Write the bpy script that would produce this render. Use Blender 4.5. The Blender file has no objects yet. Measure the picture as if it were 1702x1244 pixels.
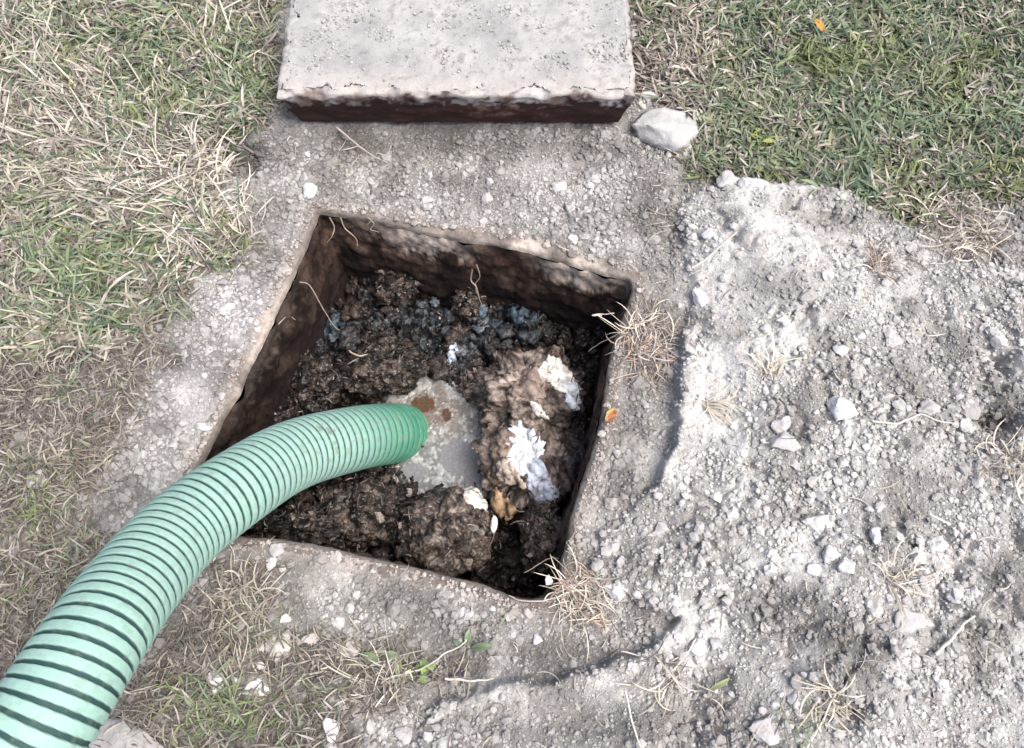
import bpy, math, random
import numpy as np
from mathutils import Vector, Matrix

C = bpy.context.scene.collection
sc = bpy.context.scene
random.seed(7)
rng = np.random.default_rng(11)

# ------------------------------------------------------------------ camera
CAM_H, TILT, FPX = 0.97, math.radians(22), 1250.0      # FPX: focal length in pixels of the 1702 px wide photo
W0, H0 = 1702, 1244
cam_d = bpy.data.cameras.new('camera'); cam = bpy.data.objects.new('camera', cam_d); C.objects.link(cam)
cam_d.sensor_width = 36; cam_d.lens = 36 * FPX / W0; cam_d.clip_start = 0.02; cam_d.clip_end = 200
cam.location = (0, 0, CAM_H); cam.rotation_euler = (TILT, 0, 0)
sc.camera = cam
# ------------------------------------------------------------------ sky and sun
SUN_EL, SUN_AZ = math.radians(62), math.radians(112)    # azimuth from +Y, towards +X
world = bpy.data.worlds.new('World'); sc.world = world; world.use_nodes = True
nt = world.node_tree; bg = nt.nodes['Background']
sky = nt.nodes.new('ShaderNodeTexSky'); sky.sky_type = 'NISHITA'; sky.sun_disc = False
sky.sun_elevation = SUN_EL; sky.sun_rotation = SUN_AZ; sky.air_density = 0.8; sky.dust_density = 7.0; sky.ozone_density = 0.8
nt.links.new(sky.outputs[0], bg.inputs[0]); bg.inputs[1].default_value = 0.12
sd = bpy.data.lights.new('sun', 'SUN'); sd.energy = 1.25; sd.angle = math.radians(38); sd.color = (1, .99, .97)
sun = bpy.data.objects.new('sun', sd); C.objects.link(sun)
d = Vector((math.sin(SUN_AZ) * math.cos(SUN_EL), math.cos(SUN_AZ) * math.cos(SUN_EL), math.sin(SUN_EL)))
sun.rotation_euler = d.to_track_quat('Z', 'Y').to_euler()
sun.location = (0, 0, 5)
sc.view_settings.view_transform = 'Standard'; sc.view_settings.look = 'None'
sc.view_settings.gamma = 1; sc.view_settings.exposure = 1.0
sc.cycles.max_bounces = 6

# ------------------------------------------------------------------ maths helpers
CT, ST = math.cos(TILT), math.sin(TILT)
def proj(x, y, z=0.0):
    """ground point -> position in the photograph's pixels"""
    dx, dy, dz = x, y, z - CAM_H
    depth = -(dy * -ST + dz * CT)              # camera looks along (0, ST, -CT)
    up = dy * CT + dz * ST
    return W0 / 2 + FPX * dx / depth, H0 / 2 - FPX * up / depth
def G(u, v, z=0.0):
    """photograph pixel -> point on the level plane at height z"""
    a = (u - W0 / 2) / FPX; b = (H0 / 2 - v) / FPX
    r = (a, b * CT + ST, b * ST - CT)
    t = (z - CAM_H) / r[2]
    return r[0] * t, r[1] * t
def G_arr(u, v):
    a = (u - W0 / 2) / FPX; b = (H0 / 2 - v) / FPX; t = -CAM_H / (b * ST - CT)
    return a * t, (b * CT + ST) * t
def P(u, v, depth):
    a = (u - W0 / 2) / FPX * depth; b = (H0 / 2 - v) / FPX * depth
    return np.array((a, b * CT + ST * depth, CAM_H + b * ST - CT * depth))

_perm = np.random.default_rng(5).permutation(256); _perm = np.concatenate([_perm, _perm, _perm])
_g3 = np.random.default_rng(6).normal(size=(256, 3)); _g3 /= np.linalg.norm(_g3, axis=1)[:, None]
def pn(x, y, z=0.0):
    x, y, z = np.broadcast_arrays(np.asarray(x, float), np.asarray(y, float), np.asarray(z, float))
    xi, yi, zi = np.floor(x).astype(int), np.floor(y).astype(int), np.floor(z).astype(int)
    xf, yf, zf = x - xi, y - yi, z - zi
    f = lambda t: t * t * t * (t * (t * 6 - 15) + 10)
    u, v, w = f(xf), f(yf), f(zf); xi &= 255; yi &= 255; zi &= 255
    def g(a, b, c):
        h = _perm[_perm[_perm[xi + a] + yi + b] + zi + c]
        gr = _g3[h]
        return gr[..., 0] * (xf - a) + gr[..., 1] * (yf - b) + gr[..., 2] * (zf - c)
    L = lambda a, b, t: a + (b - a) * t
    return 1.6 * L(L(L(g(0,0,0), g(1,0,0), u), L(g(0,1,0), g(1,1,0), u), v),
                   L(L(g(0,0,1), g(1,0,1), u), L(g(0,1,1), g(1,1,1), u), v), w)
def fbm(x, y, z=0.0, o=4, s=1.0, gain=.5):
    r = 0; a = 1; t = 0
    for i in range(o):
        r = r + a * pn(x * s + 13.7 * i, y * s + 7.1 * i, z * s + 3.3 * i); t += a; a *= gain; s *= 2.03
    return r / t
def ss(t): t = np.clip(t, 0, 1); return t * t * (3 - 2 * t)
def sdf(px, py, poly):
    """signed distance, positive inside"""
    px = np.asarray(px, float); py = np.asarray(py, float)
    dmin = np.full(px.shape, 1e9); ins = np.zeros(px.shape, bool)
    n = len(poly)
    for i in range(n):
        x1, y1 = poly[i]; x2, y2 = poly[(i + 1) % n]
        ex, ey = x2 - x1, y2 - y1
        t = np.clip(((px - x1) * ex + (py - y1) * ey) / (ex * ex + ey * ey + 1e-20), 0, 1)
        dmin = np.minimum(dmin, np.hypot(px - x1 - t * ex, py - y1 - t * ey))
        c = ((y1 > py) != (y2 > py)) & (px < (x2 - x1) * (py - y1) / (y2 - y1 + 1e-20) + x1)
        ins ^= c
    return np.where(ins, dmin, -dmin)
def blob(u, v, cx, cy, rx, ry=None, rot=0.0):
    ry = ry or rx; c, s = math.cos(rot), math.sin(rot)
    a = ((u - cx) * c + (v - cy) * s) / rx; b = (-(u - cx) * s + (v - cy) * c) / ry
    return np.exp(-(a * a + b * b) * 1.2)
def mixc(a, b, t):
    t = np.asarray(t)[..., None]; return np.asarray(a) * (1 - t) + np.asarray(b) * t

# ------------------------------------------------------------------ mesh + tag helpers
def mesh_obj(name, V, F, mat, col=None, parent=None, smooth=True):
    V = np.asarray(V, np.float32); F = np.asarray(F, np.int32)
    me = bpy.data.meshes.new(name)
    n, k = F.shape
    me.vertices.add(len(V)); me.vertices.foreach_set('co', V.ravel())
    me.loops.add(n * k); me.loops.foreach_set('vertex_index', F.ravel())
    me.polygons.add(n)
    me.polygons.foreach_set('loop_start', np.arange(0, n * k, k, dtype=np.int32))
    me.polygons.foreach_set('loop_total', np.full(n, k, np.int32))
    me.polygons.foreach_set('use_smooth', np.full(n, smooth))
    me.update(calc_edges=True)
    if col is not None:
        at = me.color_attributes.new('tone', 'FLOAT_COLOR', 'POINT')
        c = np.ones((len(V), 4), np.float32); c[:, :3] = np.clip(col, 0, 1)
        at.data.foreach_set('color', c.ravel())
    me.materials.append(mat)
    o = bpy.data.objects.new(name, me); C.objects.link(o)
    if parent: o.parent = parent
    return o
def tag(o, label=None, cat=None, group=None, kind=None):
    if label: o['label'] = label
    if cat: o['category'] = cat
    if group: o['group'] = group
    if kind: o['kind'] = kind
    return o
def empty(name, loc, label, cat, group=None):
    o = bpy.data.objects.new(name, None); C.objects.link(o); o.location = loc; o.empty_display_size = .02
    return tag(o, label, cat, group)

# ------------------------------------------------------------------ materials
def material(name, rough=.9, spec=.2, noise=120, amt=.25, bump=.4, bumpd=.002, bscale=400, coat=0, sat_noise=False, rlo=None):
    m = bpy.data.materials.new(name); m.use_nodes = True; t = m.node_tree; N = t.nodes; Lk = t.links
    b = N['Principled BSDF']; b.inputs['Roughness'].default_value = rough
    b.inputs['Specular IOR Level'].default_value = spec
    if coat: b.inputs['Coat Weight'].default_value = coat; b.inputs['Coat Roughness'].default_value = .14
    a = N.new('ShaderNodeVertexColor'); a.layer_name = 'tone'
    tc = N.new('ShaderNodeTexCoord')
    n1 = N.new('ShaderNodeTexNoise'); n1.inputs['Scale'].default_value = noise; n1.inputs['Detail'].default_value = 5
    n1.inputs['Roughness'].default_value = .65
    Lk.new(tc.outputs['Object'], n1.inputs['Vector'])
    mr = N.new('ShaderNodeMapRange'); mr.inputs[1].default_value = .3; mr.inputs[2].default_value = .7
    mr.inputs[3].default_value = 1 - amt; mr.inputs[4].default_value = 1 + amt
    Lk.new(n1.outputs['Fac'], mr.inputs[0])
    mx = N.new('ShaderNodeVectorMath'); mx.operation = 'SCALE'
    Lk.new(a.outputs['Color'], mx.inputs[0]); Lk.new(mr.outputs[0], mx.inputs['Scale'])
    Lk.new(mx.outputs[0], b.inputs['Base Color'])
    if rlo is not None:
        r2 = N.new('ShaderNodeMapRange'); r2.inputs[1].default_value = .35; r2.inputs[2].default_value = .65
        r2.inputs[3].default_value = rlo; r2.inputs[4].default_value = rough
        Lk.new(n1.outputs['Fac'], r2.inputs[0]); Lk.new(r2.outputs[0], b.inputs['Roughness'])
    if bump:
        n2 = N.new('ShaderNodeTexNoise'); n2.inputs['Scale'].default_value = bscale; n2.inputs['Detail'].default_value = 4
        Lk.new(tc.outputs['Object'], n2.inputs['Vector'])
        bp = N.new('ShaderNodeBump'); bp.inputs['Strength'].default_value = bump; bp.inputs['Distance'].default_value = bumpd
        Lk.new(n2.outputs['Fac'], bp.inputs['Height']); Lk.new(bp.outputs[0], b.inputs['Normal'])
    return m
M_soil = material('dry_soil', .95, .1, 260, .3, .7, .003, 500)
M_crumb = material('soil_crumb', .95, .12, 300, .16, .5, .001, 700)
M_stone = material('limestone', .85, .2, 90, .14, .6, .002, 260)
M_conc = material('old_concrete', .93, .15, 70, .1, .6, .002, 350)
M_wall = material('stained_concrete', .8, .2, 110, .35, .5, .003, 240)
M_muck = material('wet_muck', .70, .35, 180, .5, .8, .004, 300, rlo=.2, coat=.2)
M_grass = material('grass_blade', .6, .25, 60, .2, 0)
M_straw = material('dry_straw', .8, .15, 90, .2, 0)
M_paper = material('wet_paper', .6, .3, 120, .15, .7, .003, 300, rlo=.35)
M_pool = material('scum_liquid', .38, .5, 200, .12, .2, .0008, 300, rlo=.06)
M_hose = material('green_hose_plastic', .62, .28, 160, .09, .15, .0006, 900)
M_leaf = material('leaf_skin', .5, .3, 80, .15, .2, .001, 300)

# ------------------------------------------------------------------ pit outline and terrain
PIT_PX = [(528,350),(560,354),(604,362),(655,372),(706,384),(760,395),(808,402),(850,408),(900,421),(950,436),(1000,450),(1046,462),
          (1053,480),(1042,510),(1028,545),(1018,575),(1012,610),(1004,660),(1000,700),(986,745),(972,790),(960,825),(948,860),(944,895),(934,935),(930,965),(914,990),
          (880,997),(845,990),(805,973),(750,958),(700,944),(640,932),(580,918),(520,905),(455,894),(400,892),(350,885),
          (296,862),(300,836),(345,744),(372,690),(398,640),(430,575),(462,505),(490,445),(508,405)]
PIT = [G(u, v) for u, v in PIT_PX]
def px_poly(l): return [G(u, v) for u, v in l]
HEAP = px_poly([(1128,345),(1150,325),(1200,303),(1260,310),(1330,318),(1400,335),(1470,362),(1540,395),(1640,440),(1900,480),(2100,1500),(640,1500),(700,1190),(790,1138),
                (900,1126),(1000,1104),(1075,1070),(1120,1030),(1070,1005),(1000,985),(975,940),(990,905),(1040,855),(1085,800),(1112,745),(1122,680),(1128,600),(1125,560),(1150,500),(1135,430)])
LIPS = px_poly([(1128,590),(1124,680),(1113,745),(1086,800)])
LIPA = px_poly([(730,1146),(790,1138),(900,1126),(1000,1104),(1075,1070),(1120,1030)])
LAWN_L = px_poly([(462,-300),(455,30),(452,150),(440,200),(395,228),(370,270),(350,330),(405,385),(400,440),(330,455),(300,520),(240,560),(180,600),(60,620),(-400,640),(-700,-300)])
LAWN_R = px_poly([(1060,-300),(1062,40),(1066,150),(1120,185),(1150,250),(1145,292),(1200,300),(1330,310),(1400,330),(1470,358),(1540,372),(1620,340),(1720,330),(2400,340),(2400,-300)])
THATCH = px_poly([(-600,600),(60,600),(180,590),(250,560),(262,600),(220,690),(200,760),(150,850),(200,900),(60,1100),(-50,1300),(-700,1300)])
THATCH2 = px_poly([(330,960),(400,930),(450,980),(470,1040),(600,1050),(780,1090),(740,1150),(600,1200),(560,1350),(100,1350),(160,1230),(230,1110)])

def line_d(x, y, pl):
    dm = np.full(np.shape(x), 1e9)
    for (x1, y1), (x2, y2) in zip(pl[:-1], pl[1:]):
        ex, ey = x2 - x1, y2 - y1
        t = np.clip(((x - x1) * ex + (y - y1) * ey) / (ex * ex + ey * ey), 0, 1)
        dm = np.minimum(dm, np.hypot(x - x1 - t * ex, y - y1 - t * ey))
    return dm
HOLLOWS = [(400,262,42,38,.026),(352,312,16,30,.02),(270,592,38,26,.014),(1642,615,18,18,.04),(1645,708,34,26,.055),(1215,415,8,22,.016),(1380,1175,34,16,.022),
           (1275,965,18,12,.012),(1160,1135,9,12,.012),(1095,620,24,60,.014),(1110,400,16,50,.012),(750,1110,110,14,.008),(905,1085,150,26,.009),
           (445,950,40,18,.012),(1430,480,24,12,.01),(1655,900,14,30,.012),(1170,1210,40,20,.01),(330,1060,60,40,.006)]
def Hs(x, y, fine=True):
    u, v = proj(x, y)
    hp = sdf(x + .014 * fbm(x, y, 1, 3, 30), y + .014 * fbm(x, y, 9, 3, 30), HEAP)
    far = 1 - ss((np.hypot(x, y - .5) - 1.0) / 1.2)
    z = .006 * fbm(x, y, .3, 3, 7)
    z = z + far * (.030 * ss(hp / .16) + .010 * ss((hp + .003) / .012))
    lipn = ss((hp + .002) / .008)
    z = z + .019 * lipn * (np.exp(-(line_d(x, y, LIPS) / .03) ** 2) + .75 * np.exp(-(line_d(x, y, LIPA) / .03) ** 2))
    z = z + far * .016 * blob(u, v, 1300, 470, 150, 80) + .02 * blob(u, v, 1350, 330, 120, 25) + far * .012 * ss(hp / .1) * fbm(x, y, 4, 3, 9)
    z = z - .012 * blob(u, v, 760, 260, 260, 60)
    hin = far * ss(hp / .05)
    z = z + hin * (.022 * fbm(x, y, 31, 3, 6) + .012 * fbm(x + 3, y, 32, 3, 16))
    rg = 1 - np.abs(fbm(x, y, 36, 3, 17)) * 5                       # torn crevices between clumps of dug soil
    z = z - (.3 + .7 * hin) * .010 * ss((rg - .45) / .5) * ss(.3 + 2.5 * fbm(x, y, 37, 2, 7))
    for a, b, rx, ry, dp in HOLLOWS: z = z - dp * blob(u + 14 * pn(x * 30, y * 30, 2), v + 14 * pn(x * 30, y * 30, 5), a, b, rx, ry)
    if fine:
        rough = .5 + .8 * ss(.5 + 1.5 * pn(x * 9, y * 9, 7))
        z = z + rough * (.0045 * fbm(x, y, 1, 3, 34) + .0050 * np.abs(fbm(x, y, 2, 2, 90)) + .0024 * pn(x * 260, y * 260, 3))
    # settle to the concrete rim near the pit
    pd = -sdf(x, y, PIT)
    z = z * (.25 + .75 * ss(pd / .05)) + .002 * (1 - ss(pd / .03))
    return z

LT_GREY = np.array((.385, .38, .37)); MID = np.array((.222, .216, .207)); DARK = np.array((.075, .07, .066)); TAN = np.array((.36, .325, .30))
HEAPC = np.array((.475, .472, .462))
def soil_col(x, y):
    u, v = proj(x, y)
    hp = ss((sdf(x, y, HEAP) + .01) / .03)
    n = fbm(x, y, 11, 4, 12); n2 = fbm(x, y, 15, 3, 45)
    c = mixc(MID, LT_GREY, ss(.5 + 1.9 * n))
    c = mixc(c, HEAPC, hp * (.15 + .85 * ss(.6 + 2.2 * fbm(x, y, 19, 4, 9))))
    c = mixc(c, TAN * 1.08, ss(.3 * n2 + .9 * np.exp(-(np.abs(sdf(x, y, PIT)) / .022) ** 2)) * .8)
    c = mixc(c, (.50, .49, .50), .8 * blob(u, v, 400, 520, 90, 60) + .7 * blob(u, v, 300, 650, 60, 60) + .5 * blob(u, v, 900, 320, 130, 50))
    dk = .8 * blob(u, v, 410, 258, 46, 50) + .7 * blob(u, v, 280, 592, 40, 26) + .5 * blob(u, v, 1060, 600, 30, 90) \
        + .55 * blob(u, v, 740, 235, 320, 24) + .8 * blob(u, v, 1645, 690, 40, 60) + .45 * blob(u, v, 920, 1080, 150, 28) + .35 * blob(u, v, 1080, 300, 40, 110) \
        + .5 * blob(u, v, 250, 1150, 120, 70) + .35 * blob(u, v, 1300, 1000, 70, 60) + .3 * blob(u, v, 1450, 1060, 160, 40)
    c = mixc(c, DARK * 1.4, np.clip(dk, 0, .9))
    lawn = np.maximum(ss(sdf(x, y, LAWN_L) / .03 + .5), ss(sdf(x, y, LAWN_R) / .03 + .5))
    c = mixc(c, (.075, .068, .055), lawn * .9)
    th = np.maximum(ss(sdf(x, y, THATCH) / .04 + .3), ss(sdf(x, y, THATCH2) / .04 + .3))
    c = mixc(c, (.11, .098, .092), th * .6)
    sm = smooth_patch(u, v)
    c = mixc(c, c * 1.15, np.clip(sm, 0, 1) * .6)
    return np.clip(c * (1 + .16 * n2[..., None]), .01, .9)
def smooth_patch(u, v):
    return (.75 * ss(fbm(u, v, 3, 3, .011) * 3.2 - .25) + blob(u, v, 1285, 420, 140, 75) + .8 * blob(u, v, 1180, 480, 60, 60) + blob(u, v, 1190, 620, 60, 55) + .9 * blob(u, v, 1160, 700, 50, 34) + .7 * blob(u, v, 560, 950, 110, 30, .2)
            + .8 * blob(u, v, 1300, 320, 130, 22) + .7 * blob(u, v, 830, 1165, 110, 30) + .6 * blob(u, v, 1480, 1040, 60, 40) + .6 * blob(u, v, 1260, 530, 90, 50)
            + .8 * blob(u, v, 580, 355, 70, 14) + .5 * blob(u, v, 890, 275, 70, 16) + .5 * blob(u, v, 600, 1100, 80, 30))

# ground: one sheet, fine near the pit, widening to the horizon; the hole is cut where soil meets the rim
def axis(a, b, st, far):
    core = np.arange(a, b, st); out = []; p, s = b, st
    while p < far: out.append(p); s *= 1.35; p += s
    lo = []; p, s = a - st, st
    while p > -far: lo.append(p); s *= 1.35; p -= s
    return np.concatenate([lo[::-1], core, out])
gx = axis(-1.0, 1.0, .0026, 60); gy = axis(-.2, 1.3, .0026, 60)
X, Y = np.meshgrid(gx, gy)
def rim_gap(x, y):
    """how far the soil stays back from the inner edge of the concrete rim"""
    u, v = proj(x, y)
    o_ = np.maximum(.002 + .006 * fbm(x, y, 33, 3, 30), .0038)
    return o_ + .019 * blob(u, v, 860, 415, 210, 42) * np.clip(.75 + 1.6 * fbm(x, y, 44, 2, 20), .25, 1.3) + .004 * blob(u, v, 440, 540, 70, 170) * np.clip(.7 + 1.6 * fbm(x, y, 45, 2, 20), .1, 1.3)
off = rim_gap(X, Y)
near = (X > -.9) & (X < .9) & (Y > -.2) & (Y < 1.2)
D = np.full(X.shape, -1.0); D[near] = sdf(X[near], Y[near], PIT)
Dc = D + off                                            # >0 inside the cut
inside = Dc > 0
Z = Hs(X, Y)
Z = np.where((Dc > -.02), Z + .0015 - .0035 * ss((Dc + .02) / .02), Z)
nx, ny = len(gx), len(gy)
idx = np.arange(nx * ny).reshape(ny, nx)
keep = ~(inside[:-1, :-1] & inside[1:, :-1] & inside[:-1, 1:] & inside[1:, 1:])
F = np.stack([idx[:-1, :-1][keep], idx[:-1, 1:][keep], idx[1:, 1:][keep], idx[1:, :-1][keep]], 1)
Zg = np.where(inside, Z - .007, Z)                         # the last ring of faces turns down behind the rim
cols = np.empty((nx * ny, 3)); XX, YY = X.ravel(), Y.ravel()
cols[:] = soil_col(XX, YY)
_u, _v = proj(XX, YY); cols *= (.66 + .34 * np.clip(smooth_patch(_u, _v) * 1.3, 0, 1))[:, None]      # shade in the gaps between crumbs, painted into the ground colour
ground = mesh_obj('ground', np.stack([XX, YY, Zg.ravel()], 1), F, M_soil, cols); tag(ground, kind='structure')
# drop vertices left over inside the hole
import bmesh
bm = bmesh.new(); bm.from_mesh(ground.data)
bmesh.ops.delete(bm, geom=[v for v in bm.verts if not v.link_faces], context='VERTS'); bm.to_mesh(ground.data); bm.free()

# ------------------------------------------------------------------ septic tank opening
def resample(poly, step):
    pts = []
    n = len(poly)
    for i in range(n):
        a = np.array(poly[i]); b = np.array(poly[(i + 1) % n]); m = max(1, int(round(np.linalg.norm(b - a) / step)))
        for k in range(m): pts.append(a + (b - a) * k / m)
    return np.array(pts)
ring = resample(PIT, .003)
for _ in range(4): ring = (np.roll(ring, 1, 0) + ring * 2 + np.roll(ring, -1, 0)) / 4
tang = np.roll(ring, -2, 0) - np.roll(ring, 2, 0); tang /= np.linalg.norm(tang, axis=1)[:, None]
nrm = np.stack([tang[:, 1], -tang[:, 0]], 1)
if sdf((ring[:, 0] + nrm[:, 0] * .01), (ring[:, 1] + nrm[:, 1] * .01), PIT).mean() > 0: nrm = -nrm       # outward
def loft(profile, name, colf, parent, namp, closed=True):
    V = []; Cc = []
    for (o_, z_) in profile:
        p = ring + nrm * o_
        n_ = fbm(p[:, 0], p[:, 1], z_ * 1.4, 4, 28)
        amp = namp * (1 if z_ < -.004 else .35)
        p = p + nrm * (amp * n_ + amp * .3 * pn(p[:, 0] * 75, p[:, 1] * 75, z_ * 75))[:, None]
        zz = z_ + amp * .35 * pn(p[:, 0] * 60, p[:, 1] * 60, z_ * 60 + 4)
        V.append(np.column_stack([p, zz])); Cc.append(colf(p[:, 0], p[:, 1], zz))
    n = len(ring); R = len(profile); ii = np.arange(n); F = []
    for r in range(R - 1):
        F.append(np.stack([r * n + ii, r * n + (ii + 1) % n, (r + 1) * n + (ii + 1) % n, (r + 1) * n + ii], 1))
    return mesh_obj(name, np.concatenate(V), np.concatenate(F), M_wall, np.concatenate(Cc), parent)
cx0, cy0 = np.mean(ring, 0)
tank = empty('septic_tank', (0, 0, -.02), 'square open concrete tank access hole with brown stained walls that the green hose enters', 'septic tank')
def col_rim(x, y, z):
    u, v = proj(x, y)
    n = fbm(x, y, z, 3, 60)
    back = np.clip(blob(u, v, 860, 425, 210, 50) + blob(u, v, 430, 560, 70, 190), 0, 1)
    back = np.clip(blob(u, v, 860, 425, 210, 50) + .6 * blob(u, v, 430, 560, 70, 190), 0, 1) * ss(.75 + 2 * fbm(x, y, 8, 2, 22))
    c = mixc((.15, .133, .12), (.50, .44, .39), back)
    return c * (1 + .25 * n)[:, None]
def col_wall(x, y, z):
    u, v = proj(x, y)
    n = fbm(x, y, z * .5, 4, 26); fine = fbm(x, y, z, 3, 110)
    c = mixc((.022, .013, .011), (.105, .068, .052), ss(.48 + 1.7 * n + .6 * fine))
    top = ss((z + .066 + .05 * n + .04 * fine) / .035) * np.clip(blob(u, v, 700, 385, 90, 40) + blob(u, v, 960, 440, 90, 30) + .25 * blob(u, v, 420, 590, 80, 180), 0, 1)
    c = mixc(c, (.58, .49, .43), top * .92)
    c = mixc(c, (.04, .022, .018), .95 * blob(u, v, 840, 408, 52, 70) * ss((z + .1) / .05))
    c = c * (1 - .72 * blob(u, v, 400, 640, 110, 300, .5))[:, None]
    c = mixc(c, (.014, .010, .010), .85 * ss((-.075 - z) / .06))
    return c * (1 + .35 * fine)[:, None]
prof_rim = [(.050, -.012), (.034, -.004), (.022, .0006), (.012, .0012), (.005, -.0006), (.0015, -.0018), (0, -.005), (-.0008, -.010)]
prof_wall = [(-.0008, -.010)] + [(-.0008 - .02 * (k / 44), -.010 - .27 * (k / 44)) for k in range(1, 45)]
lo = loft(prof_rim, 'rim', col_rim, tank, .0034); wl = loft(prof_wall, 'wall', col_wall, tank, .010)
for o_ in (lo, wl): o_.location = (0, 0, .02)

# ------------------------------------------------------------------ sludge bed inside the tank
SL = -.175
def bed_h(x, y):
    u, v = proj(x, y, SL)
    z = SL - .012 + .045 * fbm(x, y, 50, 4, 17) + .024 * np.abs(fbm(x, y, 51, 3, 45)) + .009 * fbm(x, y, 52, 3, 130)
    for a, b, rx, ry, h in [(620,585,110,60,.030),(560,520,70,40,.02),(860,520,60,30,.018),(780,560,60,60,.014),(470,690,60,60,.028),(600,850,110,60,.035),(480,880,80,40,.02),
                            (750,880,80,50,.04),(575,500,30,18,-.03),(720,470,40,22,-.035),(930,520,70,20,-.012),(620,680,70,30,-.04),(880,930,50,30,-.03),
                            (440,640,44,150,.045),(470,800,60,50,.03),(520,470,50,50,.022),(640,430,120,26,.022),(980,560,30,80,.016),(975,830,16,90,-.03),(745,740,75,85,-.035),(700,672,40,28,-.02),(960,640,30,60,.01)]:
        z = z + h * blob(u, v, a, b, rx, ry)
    rg = 1 - np.abs(fbm(x, y, 56, 3, 24)) * 5.5
    z = z - .026 * ss((rg - .25) / .6)
    return z
def muck_col(x, y, z, light=0.0):
    u, v = proj(x, y, SL)
    n = fbm(x, y, z, 4, 30); f = fbm(x, y, z + 5, 3, 140)
    c = mixc((.005, .004, .004), (.030, .021, .0175), ss(.40 + 1.5 * n + light))
    c = mixc(c, (.13, .10, .085), ss((f + .4 * n - .33 + light * .4) * 6) * .65)
    bl = .9 * blob(u, v, 545, 560, 42, 36, -.6) + .8 * blob(u, v, 560, 545, 20, 30) + .75 * blob(u, v, 715, 520, 40, 26) + .8 * blob(u, v, 865, 522, 34, 20) + .7 * blob(u, v, 690, 590, 24, 22) \
        + .6 * blob(u, v, 805, 530, 16, 30) + .55 * blob(u, v, 765, 610, 24, 40)
    bl = bl + .5 * blob(u, v, 770, 530, 170, 60)
    c = mixc(c, (.085, .108, .13), np.clip(bl, 0, 1) * ss(.42 + 2.2 * f))
    return c
xs = np.arange(min(p[0] for p in PIT) - .03, max(p[0] for p in PIT) + .03, .0022); ys = np.arange(min(p[1] for p in PIT) - .03, max(p[1] for p in PIT) + .03, .0022)
X, Y = np.meshgrid(xs, ys); Z = bed_h(X, Y); idx = np.arange(X.size).reshape(X.shape)
jx = .003 * fbm(X, Y, Z * 20, 2, 120); jy = .003 * fbm(X, Y, Z * 20 + 7, 2, 120)
ins = sdf(X, Y, PIT) > -.012; k = ins[:-1, :-1] & ins[1:, :-1] & ins[:-1, 1:] & ins[1:, 1:]
F = np.stack([idx[:-1, :-1][k], idx[:-1, 1:][k], idx[1:, 1:][k], idx[1:, :-1][k]], 1)
used, F2 = np.unique(F, return_inverse=True)
V = np.stack([(X + jx).ravel(), (Y + jy).ravel(), Z.ravel()], 1)[used]
sludge = mesh_obj('sludge', V, F2.reshape(-1, 4), M_muck, muck_col(V[:, 0], V[:, 1], V[:, 2]))
tag(sludge, 'dark wet sludge crust with blue grey smears covering the bottom of the pit', 'sludge', kind='stuff')

# pool of grey scum
POOLZ = -.186
X, Y = np.meshgrid(np.arange(*[G(600, 700, POOLZ)[0], G(880, 700, POOLZ)[0], .0014]), np.arange(G(700, 900, POOLZ)[1], G(700, 620, POOLZ)[1], .0014))
u, v = proj(X, Y, POOLZ)
n = fbm(X, Y, 3, 4, 55); f = fbm(X, Y, 8, 3, 160)
grey = ss((blob(u + 14 * n, v + 14 * f, 765, 762, 42, 40) - .42) * 9) + .8 * ss((blob(u + 14 * n, v, 790, 800, 30, 40) - .5) * 7)
grey = np.maximum(grey, ss((blob(u + 20 * n, v + 10 * f, 690, 785, 34, 22) - .5) * 6)); grey = np.clip(grey, 0, 1)
amber = np.clip(ss((blob(u + 12 * n, v + 12 * f, 702, 672, 24, 17) - .4) * 8) + ss((blob(u + 8 * n, v, 742, 690, 13, 15) - .45) * 7), 0, 1)
f2_ = fbm(X, Y, 9, 3, 300); lace = ss(.5 + 1.6 * f + .5 * f2_ + 2.6 * n)
c = mixc((.15, .155, .15), (.33, .34, .335), lace)
c = mixc(c, (.15, .105, .07), np.clip(ss(.5 + 2.5 * f) * blob(u, v, 718, 682, 62, 42) * 1.5, 0, 1))
c = mixc(c, (.19, .19, .20), grey); c = mixc(c, (.075, .040, .018), amber)
c = mixc(c, (.50, .49, .47), ss((f + .5 * n - .30) * 6) * (1 - grey) * (1 - amber) * .8)
Z = POOLZ + (.0007 * lace + .0004 * f + .0016 * np.abs(n)) * (1 - grey) * (1 - amber)
idx = np.arange(X.size).reshape(X.shape)
pb = blob(u + 20 * n, v + 16 * f, 748, 748, 125, 128) + blob(u, v, 700, 670, 60, 40)
k = (pb > .30)[:-1, :-1]
soft = ss((pb + .10 * f - .34) / .26)                     # thin soaked margin where the scum runs out over the muck
c = mixc((.028, .021, .017), c, soft); Z = Z - .010 * (1 - soft)
F = np.stack([idx[:-1, :-1][k], idx[:-1, 1:][k], idx[1:, 1:][k], idx[1:, :-1][k]], 1)
used, F2 = np.unique(F, return_inverse=True)
pool = mesh_obj('scum_pool', np.stack([X.ravel(), Y.ravel(), Z.ravel()], 1)[used], F2.reshape(-1, 4), M_pool, c.reshape(-1, 3)[used])
tag(pool, 'puddle of grey waste water with pale foamy scum and amber spots at the hose mouth', 'puddle')

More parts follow.
